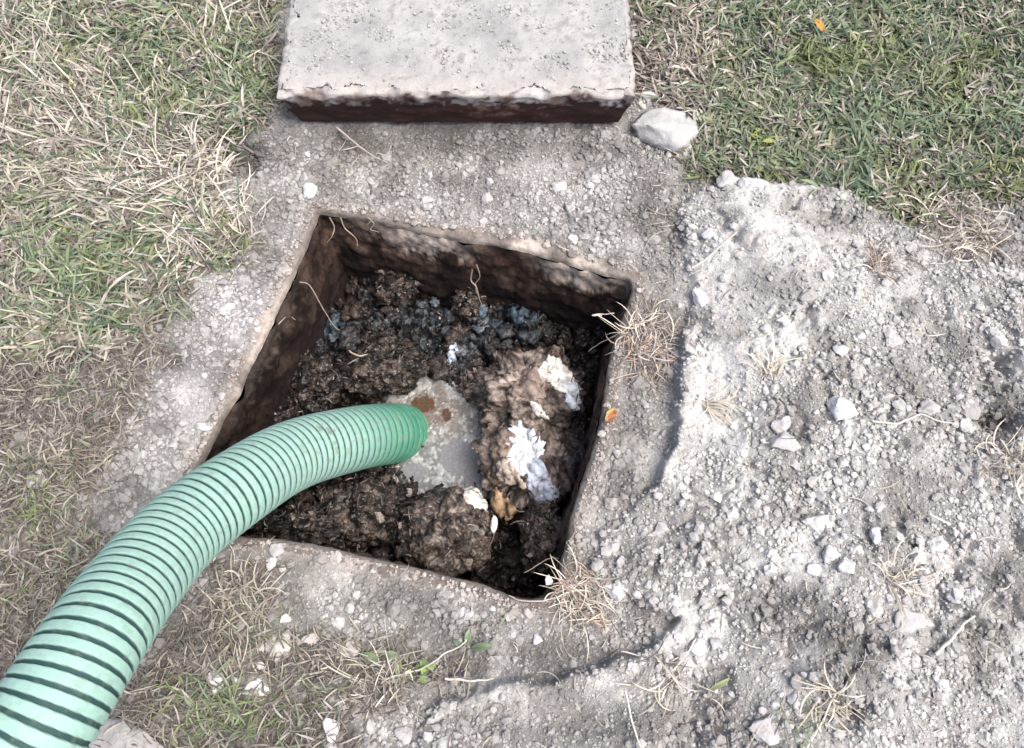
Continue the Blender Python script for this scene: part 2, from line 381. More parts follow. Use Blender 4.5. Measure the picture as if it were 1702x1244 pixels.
# ------------------------------------------------------------------ lumps: displaced balls
def ico(sub):
    bm = bmesh.new(); bmesh.ops.create_icosphere(bm, subdivisions=sub, radius=1)
    V = np.array([v.co[:] for v in bm.verts]); F = np.array([[v.index for v in f.verts] for f in bm.faces]); bm.free(); return V, F
ICO = {k: ico(k) for k in (1, 2, 3, 4, 6)}
def lump(name, u, v, z, rpx, rypx, h, colf, mat, seed, amp=.35, sub=6, rot=0.0, fibre=0.0, fs=1.7, parent=None):
    """a rough lump whose centre projects to (u, v) at height z; radii in photo pixels at that depth, height in metres"""
    V, F = ICO[sub]; V = V.copy()
    x0, y0 = G(u, v, z); depth = -((y0) * -ST + (z - CAM_H) * CT)
    rx, ry = rpx * depth / FPX, rypx * depth / FPX / .95
    n = fbm(V[:, 0] + seed * 7.3, V[:, 1] + seed * 3.1, V[:, 2] + seed, 5, fs, .52)
    r = 1 + amp * 1.25 * n + amp * .18 * np.abs(pn(V[:, 0] * 9 + seed, V[:, 1] * 9, V[:, 2] * 9))
    if fibre:
        th = np.arctan2(V[:, 1], V[:, 0])
        r = r + fibre * pn(V[:, 0] * 11 + V[:, 1] * 3 + seed, V[:, 1] * 2.2, V[:, 2] * 3) + fibre * .5 * pn(V[:, 0] * 34, V[:, 1] * 7 + seed, V[:, 2] * 9)
    V = V * r[:, None] * np.array((rx, ry, h))
    c, s = math.cos(rot), math.sin(rot)
    V = np.stack([V[:, 0] * c - V[:, 1] * s, V[:, 0] * s + V[:, 1] * c, V[:, 2]], 1)
    col = colf(V[:, 0], V[:, 1], V[:, 2], n)
    o = mesh_obj(name, V, F, mat, col, parent); o.location = (x0, y0, z)
    return o
def c_waste(x, y, z, n):
    f = fbm(x, y, z, 4, 60); g = fbm(x + 3, y, z * 2, 3, 30); st = pn(x * 190 + y * 60, y * 40 - x * 10, z * 60)
    c = mixc((.026, .018, .014), (.26, .21, .18), ss(.42 + 2.1 * f + .35 * st))
    c = mixc(c, (.30, .22, .18), ss((g - .1) * 3) * .3)
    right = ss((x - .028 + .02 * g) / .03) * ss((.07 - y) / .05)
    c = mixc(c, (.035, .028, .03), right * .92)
    return c
def c_brown(k):
    def f_(x, y, z, n):
        f = fbm(x, y, z, 4, 70); g = fbm(x, y, z + 4, 2, 200)
        c = mixc((.006, .0045, .004), (.064, .047, .039), ss(.34 + 2.1 * f + k)); return mixc(c, (.27, .225, .19), ss((g + .6 * f - .30 + k * .4) * 6) * .6)
    return f_
MUCK = [
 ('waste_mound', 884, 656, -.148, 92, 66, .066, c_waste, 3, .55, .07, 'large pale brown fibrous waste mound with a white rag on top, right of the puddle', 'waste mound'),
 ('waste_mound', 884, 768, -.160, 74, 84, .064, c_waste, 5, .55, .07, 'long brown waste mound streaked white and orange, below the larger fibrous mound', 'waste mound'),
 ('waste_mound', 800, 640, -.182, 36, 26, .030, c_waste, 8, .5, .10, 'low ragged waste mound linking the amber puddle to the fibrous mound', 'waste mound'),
 ('muck_clod', 745, 885, -.118, 76, 66, .058, c_brown(.38), 12, .34, 0, 'big rounded brown muck clod against the near rim under the puddle', 'muck clod'),
 ('muck_clod', 600, 850, -.155, 70, 52, .042, c_brown(-.02), 14, .45, 0, 'dark brown muck clod with orange tinge directly below the hose end', 'muck clod'),
 ('muck_clod', 505, 880, -.150, 80, 40, .040, c_brown(-.22), 15, .45, 0, 'nearly black muck clod under the hose by the near left rim', 'muck clod'),
 ('muck_clod', 902, 895, -.125, 38, 52, .050, c_brown(.2), 17, .35, 0, 'upright ridge of brown muck beside the right wall of the pit', 'muck clod'),
 ('muck_clod', 635, 610, -.160, 62, 44, .034, c_brown(-.05), 19, .5, 0, 'broken dark brown muck clod above the bend of the hose', 'muck clod'),
 ('muck_clod', 520, 640, -.160, 50, 44, .034, c_brown(-.2), 21, .5, 0, 'black muck clod near the left wall, under the blue grey smear', 'muck clod'),
 ('muck_clod', 655, 478, -.160, 34, 24, .028, c_brown(.0), 23, .5, 0, 'brown muck clod at the foot of the back wall, left part', 'muck clod'),
 ('muck_clod', 780, 505, -.165, 26, 26, .026, c_brown(.0), 25, .45, 0, 'greyish muck clod where the hanging root ends', 'muck clod'),
 ('muck_clod', 955, 730, -.165, 30, 60, .030, c_brown(-.3), 27, .45, 0, 'black wet muck clod filling the gap beside the right wall', 'muck clod'),
]
for nm, u, v, z, rx, ry, h, cf, sd_, amp, fib, lab, cat in MUCK:
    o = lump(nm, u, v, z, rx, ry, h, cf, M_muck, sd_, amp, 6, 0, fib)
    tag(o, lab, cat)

# ------------------------------------------------------------------ wet paper scraps in the pit
BED = [q for q in C.objects if q.name.startswith(('sludge', 'muck_clod', 'waste_mound'))]
bpy.context.view_layer.update()
_cache = {}
def arrays(o):
    if o.name not in _cache:
        me = o.data; m = len(me.vertices); co = np.empty(m * 3, np.float32); me.vertices.foreach_get('co', co)
        no = np.empty(m * 3, np.float32); me.vertices.foreach_get('normal', no); k = len(me.polygons[0].vertices)
        f = np.empty(len(me.polygons) * k, np.int32); me.polygons.foreach_get('vertices', f)
        _cache[o.name] = (co.reshape(-1, 3).astype(float) + np.array(o.location), no.reshape(-1, 3).astype(float), f.reshape(-1, k))
    return _cache[o.name]
def scrap(u, v, z, rx, ry, rot, lab, col, seed, host=None, name='paper_scrap', cat='paper scrap', thr=.34, ragged=.5):
    """a wet skin of paper draped over whatever lies at (u, v): takes the shape of that surface, 2 mm proud of it"""
    best = None
    for o in BED:
        co, no, f = arrays(o); pu, pv = proj(co[:, 0], co[:, 1], co[:, 2])
        d_ = np.hypot(pu - u, pv - v); k = np.where((d_ < 9) & (no[:, 2] > .1))[0]
        if len(k) and (best is None or co[k, 2].max() > best[1]): best = (o, co[k, 2].max())
    o = best[0]; co, no, f = arrays(o); pu, pv = proj(co[:, 0], co[:, 1], co[:, 2])
    n = fbm(co[:, 0] + seed, co[:, 1], co[:, 2], 3, 30)
    m_ = blob(pu, pv, u, v, rx * 1.15, ry * 1.15, -rot) * (no[:, 2] > 0.02) * (co[:, 2] > co[:, 2].max() - .09) + ragged * n * .9
    kf = (m_[f] > thr).all(1); f = f[kf]
    lb = np.arange(len(co))                              # keep only the largest connected piece
    for _ in range(400):
        mn = lb[f].min(1); old = lb.copy(); np.minimum.at(lb, f.ravel(), np.repeat(mn, f.shape[1]))
        if (old == lb).all(): break
    fl_ = lb[f[:, 0]]; vals, cnt = np.unique(fl_, return_counts=True); f = f[fl_ == vals[cnt.argmax()]]
    used, f2 = np.unique(f, return_inverse=True); f2 = f2.reshape(f.shape); P0 = co[used]; N0 = no[used]
    edge = ss((m_[used] - thr) * 6)
    g = fbm(P0[:, 0] + seed, P0[:, 1], P0[:, 2], 4, 100)
    Vt = P0 + N0 * (.0010 + (.0016 + .0012 * g) * edge)[:, None]; Vb = P0 - N0 * .001
    e = np.concatenate([f2[:, [i_, (i_ + 1) % f2.shape[1]]] for i_ in range(f2.shape[1])]); es = set(map(tuple, e)); rim = np.array([a for a in es if (a[1], a[0]) not in es]); m = len(used)
    fT = [list(a) for a in f2]; fB = [list(a[::-1] + m) for a in f2]; fS = [[a[1], a[0], a[0] + m, a[1] + m] for a in rim]
    c = mixc(col, np.array(col) * (.30, .28, .27), ss((g - .02) * 3.4) * .8)
    ctr = P0.mean(0); me = bpy.data.meshes.new(name); me.from_pydata((np.concatenate([Vt, Vb]) - ctr).tolist(), [], fT + fB + fS); me.update()
    for p in me.polygons: p.use_smooth = True
    at = me.color_attributes.new('tone', 'FLOAT_COLOR', 'POINT'); cc = np.ones((2 * m, 4), np.float32); cc[:, :3] = np.clip(np.concatenate([c, c]), 0, 1); at.data.foreach_set('color', cc.ravel())
    me.materials.append(M_paper); q = bpy.data.objects.new(name, me); C.objects.link(q); q.location = ctr
    return tag(q, lab, cat)
scrap(866, 742, -.098, 30, 42, .3, 'white soggy paper scrap in the middle of the long waste mound', (.72, .76, .80), 1)
scrap(896, 800, -.104, 20, 44, .45, 'bluish white torn paper strip running down the right of the long waste mound', (.50, .55, .66), 2)
scrap(925, 622, -.090, 20, 32, .8, 'cream white rag scrap on top of the large fibrous mound', (.66, .64, .60), 3)
scrap(946, 648, -.100, 14, 34, .45, 'dirty white folded strip hanging off the right of the fibrous mound', (.58, .62, .68), 4)
scrap(802, 822, -.118, 40, 24, -.5, 'bright cream triangular paper scrap at the near corner of the puddle', (.78, .75, .68), 5)
scrap(835, 840, -.115, 26, 15, -.9, 'orange stained paper scrap at the foot of the long waste mound', (.50, .34, .21), 6)
scrap(752, 590, -.145, 9, 24, .12, 'narrow pale blue paper scrap standing in the dark sludge above the puddle', (.55, .64, .78), 7)
scrap(905, 700, -.104, 10, 30, .6, 'thin white streak of tissue between the two big waste mounds', (.60, .58, .55), 21)
scrap(850, 628, -.104, 26, 11, .3, 'thin beige tissue streak on the upper left of the fibrous mound', (.44, .38, .33), 22)
scrap(867, 520, -.150, 30, 15, -.1, 'blue grey film scrap near the back wall, right of the hanging root', (.08, .12, .16), 8)
scrap(806, 530, -.145, 9, 22, .2, 'slim blue grey film scrap just below the hanging root', (.13, .18, .23), 9)
scrap(548, 548, -.140, 30, 16, .75, 'blue grey film scrap by the left wall below the long arching root', (.07, .105, .14), 10)
scrap(835, 735, -.110, 26, 18, .9, 'light brown shredded tissue scrap on the left flank of the long waste mound', (.26, .20, .16), 12)
scrap(880, 640, -.094, 26, 30, 0, 'pinkish brown shredded tissue scrap spread over the fibrous mound', (.30, .235, .20), 13)
scrap(850, 790, -.106, 15, 38, .5, 'beige fibrous tissue strip down the middle of the long waste mound', (.46, .39, .33), 14)

# ------------------------------------------------------------------ generic strands
def blades(p0, az, el, L, w, col, droop=.3, bend=0.0, tipw=.08, seg=4, twist=None, cup=0.0):
    """many ribbons at once: p0 (n,3); returns verts, faces, colours"""
    n = len(p0); t = np.linspace(0, 1, seg)
    az = np.broadcast_to(az, n); el = np.broadcast_to(el, n); L = np.broadcast_to(L, n); w = np.broadcast_to(w, n)
    droop = np.broadcast_to(droop, n); bend = np.broadcast_to(bend, n)
    tw = rng.uniform(-.9, .9, n) if twist is None else np.broadcast_to(twist, n)
    V = np.empty((n, seg, 2, 3)); prof = (np.sin(np.pi * (t * .8 + .14)) ** .6); prof[-1] = tipw
    pos = p0.copy(); dt = 1 / (seg - 1)
    for i in range(seg):
        a = az + bend * t[i]; e = el - droop * t[i] * 1.5
        if i: pos = pos + (L * dt)[:, None] * np.stack([np.cos(a) * np.cos(e), np.sin(a) * np.cos(e), np.sin(e)], 1)
        side = np.stack([-np.sin(a) * np.cos(tw), np.cos(a) * np.cos(tw), np.sin(tw)], 1) * (w * prof[i] * .5)[:, None]
        V[:, i, 0] = pos - side; V[:, i, 1] = pos + side
    base = (np.arange(n) * seg * 2)[:, None]
    F = np.concatenate([np.stack([base[:, 0] + 2 * i, base[:, 0] + 2 * i + 1, base[:, 0] + 2 * i + 3, base[:, 0] + 2 * i + 2], 1) for i in range(seg - 1)])
    cc = np.repeat(np.asarray(col)[:, None, :], seg * 2, 1)
    grad = np.repeat(1 + .35 * (t - .4), 2)[None, :, None]
    return V.reshape(-1, 3), F, (cc * grad).reshape(-1, 3)
def tube(pts, rad, seg=8):
    pts = np.asarray(pts, float); m = len(pts); rad = np.broadcast_to(rad, m)
    T = np.gradient(pts, axis=0); T /= np.linalg.norm(T, axis=1)[:, None] + 1e-12
    up = np.array((0.13, .21, 1.0)); A = np.cross(T, up); A /= np.linalg.norm(A, axis=1)[:, None]; B = np.cross(T, A)
    ph = np.linspace(0, 2 * np.pi, seg, endpoint=False)
    V = pts[:, None] + rad[:, None, None] * (np.cos(ph)[None, :, None] * A[:, None] + np.sin(ph)[None, :, None] * B[:, None])
    i, j = np.meshgrid(np.arange(m - 1), np.arange(seg), indexing='ij'); j2 = (j + 1) % seg
    F = np.stack([(i * seg + j).ravel(), (i * seg + j2).ravel(), ((i + 1) * seg + j2).ravel(), ((i + 1) * seg + j).ravel()], 1)
    return V.reshape(-1, 3), F
def catmull(P_, k=10):
    P_ = np.asarray(P_, float); Q = np.vstack([2 * P_[0] - P_[1], P_, 2 * P_[-1] - P_[-2]]); out = []
    for i in range(1, len(Q) - 2):
        for s in np.linspace(0, 1, k, endpoint=False):
            a, b, c_, d_ = Q[i - 1], Q[i], Q[i + 1], Q[i + 2]
            out.append(.5 * (2 * b + (c_ - a) * s + (2 * a - 5 * b + 4 * c_ - d_) * s * s + (3 * b - a - 3 * c_ + d_) * s ** 3))
    out.append(Q[-2]); return np.array(out)

# ------------------------------------------------------------------ suction hose
DH = .096
HP = [(-230,1640,.60),(-120,1455,.605),(-20,1310,.635),(72,1194,.662),(149,1074,.708),(216,981,.77),(297,887,.85),(390,815,.925),(487,757,1.025),(590,729,1.125),(640,722,1.18),(668,721,1.225),(684,724,1.26),(694,729,1.29)]
hp = [P(*p) for p in HP]
path = catmull([P(-420, 2000, .66)] + hp, 24)
for _ in range(20): path[1:-1] = (path[:-2] + 2 * path[1:-1] + path[2:]) / 4
sl = np.concatenate([[0], np.cumsum(np.linalg.norm(np.diff(path, axis=0), axis=1))]); Ltot = sl[-1]
PITCH = .0120
S = np.arange(0, Ltot, PITCH / 20); pth = np.stack([np.interp(S, sl, path[:, i]) for i in range(3)], 1)
T = np.gradient(pth, axis=0); T /= np.linalg.norm(T, axis=1)[:, None]
for _ in range(12): T[1:-1] = (T[:-2] + T[1:-1] + T[2:]) / 3
T /= np.linalg.norm(T, axis=1)[:, None]
A = np.cross(T, (0, 0, 1.0)); A /= np.linalg.norm(A, axis=1)[:, None]; B = np.cross(A, T)
NS = 128; ph = np.linspace(0, 2 * np.pi, NS, endpoint=False)
phase = ((S[:, None] / PITCH) + ph[None] / (2 * np.pi)) % 1
g = np.abs(phase - .5) * 2                                   # 1 = middle of the groove
gro = ss((g - .65) / .08)
R_ = DH / 2 * (1 - .040 * gro + .002 * np.cos(phase * 2 * np.pi - np.pi) + .004 * np.sin(ph[None] * 2 + S[:, None] * 9))
Vh = pth[:, None] + R_[..., None] * (np.cos(ph)[None, :, None] * A[:, None] + np.sin(ph)[None, :, None] * B[:, None])
i, j = np.meshgrid(np.arange(len(S) - 1), np.arange(NS), indexing='ij'); j2 = (j + 1) % NS
Fh = np.stack([(i * NS + j).ravel(), ((i + 1) * NS + j).ravel(), ((i + 1) * NS + j2).ravel(), (i * NS + j2).ravel()], 1)
VV = Vh.reshape(-1, 3); tt = np.repeat(S / Ltot, NS); gg = gro.ravel()
n1 = fbm(VV[:, 0], VV[:, 1], VV[:, 2], 4, 24); n2 = fbm(VV[:, 0], VV[:, 1], VV[:, 2] + 3, 3, 90)
wet = ss((tt - .78 + .03 * n1) / .15)
ch = mixc((.275, .44, .395), (.05, .235, .15), wet)
ch = mixc(ch, (.34, .48, .445), .45 * ss(.2 + 2.2 * n1) * (1 - wet))
ch = mixc(ch, (.022, .060, .058), gg * (1 - .35 * wet))
uh, vh = proj(VV[:, 0], VV[:, 1], VV[:, 2])
ch = mixc(ch, (.16, .19, .15), .6 * ss((n2 - .12) * 4) * (blob(uh, vh, 545, 725, 40, 40) + .5 * blob(uh, vh, 650, 715, 50, 50) + .45))
ch = mixc(ch, (.21, .42, .32), .25 * ss(.5 + 2 * n1) * (1 - gg))
hose = empty('suction_hose', tuple(pth[len(pth) // 2]), 'thick mint green corrugated suction hose curving from the lower left into the pit', 'hose')
hb = mesh_obj('hose_wall', VV, Fh, M_hose, ch, hose); hb.location = -hose.location
# open mouth: inner bore of the hose end
k0 = len(S) - 100
ri = DH / 2 * .86
Vi = pth[k0:, None] + ri * (np.cos(ph)[None, :, None] * A[k0:, None] + np.sin(ph)[None, :, None] * B[k0:, None])
Vi = np.concatenate([Vi, Vh[-1:]]); m = len(Vi)
i, j = np.meshgrid(np.arange(m - 1), np.arange(NS), indexing='ij'); j2 = (j + 1) % NS
Fi = np.stack([(i * NS + j).ravel(), (i * NS + j2).ravel(), ((i + 1) * NS + j2).ravel(), ((i + 1) * NS + j).ravel()], 1)
bo = mesh_obj('hose_bore', Vi.reshape(-1, 3), Fi, M_hose, np.tile((.04, .12, .085), (m * NS, 1)), hose); bo.location = -hose.location

# ------------------------------------------------------------------ concrete lid (slab)
def slab():
    z_t, z_b = .088, .006
    fl = G(455, 158, z_t); fr = G(1062, 158, z_t); yl = fl[1]
    x1, x2 = fl[0], fr[0]; y1, y2 = yl, yl + .60
    cxs, cys = (x1 + x2) / 2, (y1 + y2) / 2; hx, hy = (x2 - x1) / 2, (y2 - y1) / 2
    st = .0036
    nxs, nys, nz = int(2 * hx / st), int(2 * hy / st), 24
    # top + sides as a wrapped grid: parameter rows from bottom edge up, over the top
    V = []; F = []
    def grid(fn, n, m, flip=False):
        base = sum(len(a) for a in V)
        a, b = np.meshgrid(np.linspace(0, 1, n), np.linspace(0, 1, m))
        V.append(fn(a.ravel(), b.ravel())); ix = np.arange(n * m).reshape(m, n) + base
        q = np.stack([ix[:-1, :-1].ravel(), ix[:-1, 1:].ravel(), ix[1:, 1:].ravel(), ix[1:, :-1].ravel()], 1)
        F.append(q[:, ::-1] if flip else q)
    tap = .020
    zz = lambda b: z_b + (z_t - z_b) * b
    def side(ax, ay, bx, by, a, b):                       # corner to corner, top outline; tapering towards the bottom
        x = ax + (bx - ax) * a; y = ay + (by - ay) * a
        k = 1 - (1 - b)
        sx = 1 - tap * (1 - b) / hx; sy = 1 - tap * (1 - b) / hy
        return np.stack([x * sx, y * sy, zz(b)], 1)
    grid(lambda a, b: np.stack([(a * 2 - 1) * hx, (b * 2 - 1) * hy, np.full(a.shape, z_t)], 1), nxs, nys)
    grid(lambda a, b: side(-hx, -hy, hx, -hy, a, b), nxs, nz)
    grid(lambda a, b: side(hx, -hy, hx, hy, a, b), nys, nz)
    grid(lambda a, b: side(hx, hy, -hx, hy, a, b), nxs, nz)
    grid(lambda a, b: side(-hx, hy, -hx, -hy, a, b), nys, nz)
    grid(lambda a, b: np.stack([(a * 2 - 1) * (hx - tap), (b * 2 - 1) * (hy - tap), np.full(a.shape, z_b)], 1), 2, 2, True)
    V = np.concatenate(V); F = np.concatenate(F)
    # rounded, chipped edges: shrink points close to the top arris
    ex = hx - np.abs(V[:, 0]); ey = hy - np.abs(V[:, 1]); ez = z_t - V[:, 2]
    e1 = np.minimum(ex, ey)
    wob = np.clip(.5 + 1.0 * fbm(V[:, 0], V[:, 1], 2, 3, 26), 0, 1)
    r = .003 + .018 * wob ** 2
    near_e = np.clip(1 - e1 / r, 0, 1); near_z = np.clip(1 - ez / r, 0, 1)
    V[:, 2] -= r * .5 * near_e ** 2 * (ez < r)
    inn = (r * .55 * near_z ** 2 * (e1 < r))
    V[:, 0] -= np.sign(V[:, 0]) * inn * (ex < r); V[:, 1] -= np.sign(V[:, 1]) * inn * (ey < r)
    V[:, 2] += .0026 * fbm(V[:, 0], V[:, 1], 6, 4, 34) + .0010 * pn(V[:, 0] * 240, V[:, 1] * 240)
    V[:, 1] += .0060 * fbm(V[:, 0], V[:, 2] * 2, V[:, 1], 5, 26) * (ey < .02); V[:, 0] += .003 * fbm(V[:, 1], V[:, 2], V[:, 0], 4, 18) * (ex < .02)
    x, y, z = V.T
    n = fbm(x, y, z, 4, 14); f = fbm(x, y, z, 3, 80)
    pit_ = fbm(x, y, 9, 3, 130)
    top = mixc((.285, .286, .287), (.385, .383, .38), ss(.5 + 1.3 * n)); top = mixc(top, (.24, .225, .215), ss((f + .6 * n - .22) * 5) * .7)
    top = mixc(top, (.43, .41, .385), np.exp(-((y + hy) / .035) ** 2) * .6)
    top = top * (1 - .22 * ss((pit_ - .30) * 8))[:, None]
    hrel = (z - z_b) / (z_t - z_b)
    fr_ = mixc((.045, .026, .024), (.24, .20, .185), ss((hrel - .60 + .9 * n + .8 * f) * 2.4)); fr_ = mixc(fr_, (.08, .032, .027), ss(n * 3) * .5)
    fr_ = mixc(fr_, (.48, .465, .465), ss((hrel - .68 + .42 * f + .2 * n) * 6) * ss((fbm(x, 3 + 0 * x, 0, 3, 14) + .05) * 4))
    c = mixc(fr_, top, ss((hrel - .93 + .07 * n) * 22))
    o = mesh_obj('concrete_lid', V, F, M_conc, c); o.location = (cxs, cys, 0); o.rotation_euler = (0, 0, math.radians(-.3))
    tag(o, 'pale grey concrete slab lid with a dark brown stained front edge, lying behind the pit', 'concrete slab')
    return cxs, cys, hx, hy, z_t
SCX, SCY, SHX, SHY, SZT = slab()

# ------------------------------------------------------------------ crumbs (uncountable)
def rocks(pos, size, col, seed, sub=1, flat=.7, sharp=.28):
    V0, F0 = ICO[sub]; k = 14; r = np.random.default_rng(seed)
    tmpl = []
    for q in range(k):
        n = pn(V0[:, 0] * 1.3 + q * 9, V0[:, 1] * 1.3 + 4, V0[:, 2] * 1.3 + q)
        t = V0 * (1 + sharp * 1.6 * n + sharp * r.uniform(-.6, .6, len(V0)))[:, None] * r.uniform(.72, 1.15, 3); tmpl.append(t)
    tmpl = np.array(tmpl); n = len(pos); T_ = tmpl[r.integers(0, k, n)]
    q = r.normal(size=(n, 4)); q /= np.linalg.norm(q, axis=1)[:, None]; w, x, y, z = q.T
    Rm = np.stack([1 - 2 * (y * y + z * z), 2 * (x * y - z * w), 2 * (x * z + y * w), 2 * (x * y + z * w), 1 - 2 * (x * x + z * z), 2 * (y * z - x * w),
                   2 * (x * z - y * w), 2 * (y * z + x * w), 1 - 2 * (x * x + y * y)], 1).reshape(n, 3, 3)
    V = np.einsum('nij,nkj->nki', Rm, T_) * size[:, None, None]; V[:, :, 2] *= flat
    V = V + pos[:, None]
    m = len(V0); F = (F0[None] + (np.arange(n) * m)[:, None, None]).reshape(-1, 3)
    return V.reshape(-1, 3), F, np.repeat(col, m, 0)
def free_ground(x, y):
    """True where soil is open: not in the pit, not under the slab"""
    return (sdf(x, y, PIT) < -.001 - rim_gap(x, y)) & ~((np.abs(x - SCX) < SHX - .004) & (y > SCY - SHY + .012))
def scatter(n, xr, yr, dens):
    x = rng.uniform(*xr, n); y = rng.uniform(*yr, n); k = free_ground(x, y); x, y = x[k], y[k]
    u, v = proj(x, y); k = rng.uniform(size=len(x)) < dens(x, y, u, v); return x[k], y[k], u[k], v[k]
def soil_dens(x, y, u, v):
    lawn = np.maximum(ss(sdf(x, y, LAWN_L) / .03 + .5), ss(sdf(x, y, LAWN_R) / .03 + .5))
    th = np.maximum(ss(sdf(x, y, THATCH) / .04 + .5), ss(sdf(x, y, THATCH2) / .04 + .5))
    d_ = .75 + .5 * fbm(x, y, 70, 3, 18)
    return d_ * (1 - .96 * lawn) * (1 - .2 * th) * (1 - .86 * np.clip(smooth_patch(u, v), 0, 1))
def crumb_field(name, n, med, sig, lo_, hi_, sub, seed, lab, lift, dens=soil_dens):
    x, y, u, v = scatter(n, (-1.0, 1.0), (-.15, 1.25), dens)
    coarse = .75 + .5 * ss(.5 + 1.6 * fbm(x, y, 71, 2, 9)) - .25 * blob(u, v, 1000, 1150, 300, 80)
    sz = np.clip(rng.lognormal(math.log(med), sig, len(x)) * coarse, lo_, hi_)
    z = Hs(x, y) + sz * lift
    cc = soil_col(x, y) * rng.normal(.98, .13, (len(x), 1)) + rng.normal(0, .012, (len(x), 1)); cc = np.clip(cc, .035, .70)
    V, F, cv = rocks(np.stack([x, y, z], 1), sz, cc, seed, sub)
    o = mesh_obj(name, V, F, M_crumb, cv, smooth=False); return tag(o, lab, 'soil crumbs', kind='stuff')
crumb_field('soil_grit', 110000, .0014, .35, .0008, .0026, 1, 1, 'fine grey grit filling the bare ground around the pit', .3)
crumb_field('soil_crumbs', 120000, .0021, .46, .0014, .0075, 1, 31, 'loose grey soil crumbs strewn over the bare ground around the pit', .25)
crumb_field('soil_lumps', 3600, .0054, .30, .0035, .011, 2, 37, 'rough pea to walnut sized lumps of dug soil mixed into the crumbs', .05)
# crumbs fallen on the slab
x = SCX + rng.uniform(-SHX * .97, SHX * .97, 9000); y = SCY - SHY + rng.uniform(.01, .5, 9000)
k = rng.uniform(size=len(x)) < .08 + .85 * ss((fbm(x, y, 90, 3, 16) + .02) * 4) * ss((y - (SCY - SHY) - .03) / .05); x, y = x[k], y[k]
sz = np.clip(rng.lognormal(math.log(.0015), .45, len(x)), .0008, .005)
V, F, cv = rocks(np.stack([x, y, SZT + sz * .3], 1), sz, rng.uniform(.24, .46, (len(x), 1)) * np.array((1, .98, .965)), 2)
o = mesh_obj('slab_grit', V, F, M_crumb, cv, smooth=False); tag(o, 'fine grit and soil specks sprinkled on top of the concrete slab', 'grit', kind='stuff')
# crumbs in the pit
n = 16000; x = rng.uniform(min(p[0] for p in PIT), max(p[0] for p in PIT), n); y = rng.uniform(min(p[1] for p in PIT), max(p[1] for p in PIT), n)
k = sdf(x, y, PIT) > .004; x, y = x[k], y[k]; u, v = proj(x, y, SL); k = (blob(u, v, 750, 745, 100, 110) < .4) & (rng.uniform(size=len(x)) < .6 + .6 * fbm(x, y, 93, 3, 20)); x, y = x[k], y[k]
sz = np.clip(rng.lognormal(math.log(.0021), .5, len(x)), .001, .009)
z = bed_h(x, y) + sz * .2
base = muck_col(x, y, z, .05); hi = rng.uniform(size=(len(x), 1)) > .965
V, F, cv = rocks(np.stack([x, y, z], 1), sz, np.clip(np.where(hi, np.array((.34, .31, .29)), base * rng.uniform(.4, 1.6, (len(x), 1))), 0, 1), 3, 1, .8, .4)
o = mesh_obj('muck_crumbs', V, F, M_muck, cv, smooth=False); tag(o, 'dark wet crumbs and flecks of muck littering the sludge inside the pit', 'muck crumbs', kind='stuff')
# larger torn shards of muck
n = 900; x = rng.uniform(min(p[0] for p in PIT), max(p[0] for p in PIT), n); y = rng.uniform(min(p[1] for p in PIT), max(p[1] for p in PIT), n)
k = sdf(x, y, PIT) > .02; x, y = x[k], y[k]; u, v = proj(x, y, SL); k = blob(u, v, 750, 745, 110, 115) < .3; x, y = x[k], y[k]
sz = np.clip(rng.lognormal(math.log(.0082), .4, len(x)), .004, .022); z = bed_h(x, y) + sz * .1
V, F, cv = rocks(np.stack([x, y, z], 1), sz, np.clip(muck_col(x, y, z, .1) * rng.uniform(.4, 1.7, (len(x), 1)), 0, 1), 41, 3, .6, .55)
o = mesh_obj('muck_shards', V, F, M_muck, cv); tag(o, 'torn dark shards of muck heaped over the sludge in the pit', 'muck shards', kind='stuff')
# rough crumbs stuck to the lumps
vs = []; fs_ = []; cs = []; base_n = 0
bpy.context.view_layer.update()
for o in [q for q in C.objects if q.name.startswith(('muck_clod', 'waste_mound'))]:
    me = o.data; m = len(me.vertices); co = np.empty(m * 3, np.float32); me.vertices.foreach_get('co', co); co = co.reshape(-1, 3)
    colr = np.empty(m * 4, np.float32); me.color_attributes['tone'].data.foreach_get('color', colr); colr = colr.reshape(-1, 4)[:, :3]
    zmax = co[:, 2].max(); cand = np.where(co[:, 2] > -.2 * zmax)[0]
    k = rng.choice(cand, 200 if 'clod' in o.name else 50); p = co[k] + np.array(o.location)
    s_ = np.clip(rng.lognormal(math.log(.0026), .6, len(k)), .001, .010)
    V, F, cv = rocks(p, s_, np.clip(colr[k] * rng.uniform(.5, 1.6, (len(k), 1)), 0, 1), int(p[0, 0] * 1000) % 97 + 5, 1, .8, .4)
    vs.append(V); fs_.append(F + base_n); cs.append(cv); base_n += len(V)
o = mesh_obj('clod_crumbs', np.concatenate(vs), np.concatenate(fs_), M_muck, np.concatenate(cs), smooth=False)
tag(o, 'brown crumbs clinging to the muck clods and waste mounds in the pit', 'muck crumbs', kind='stuff')

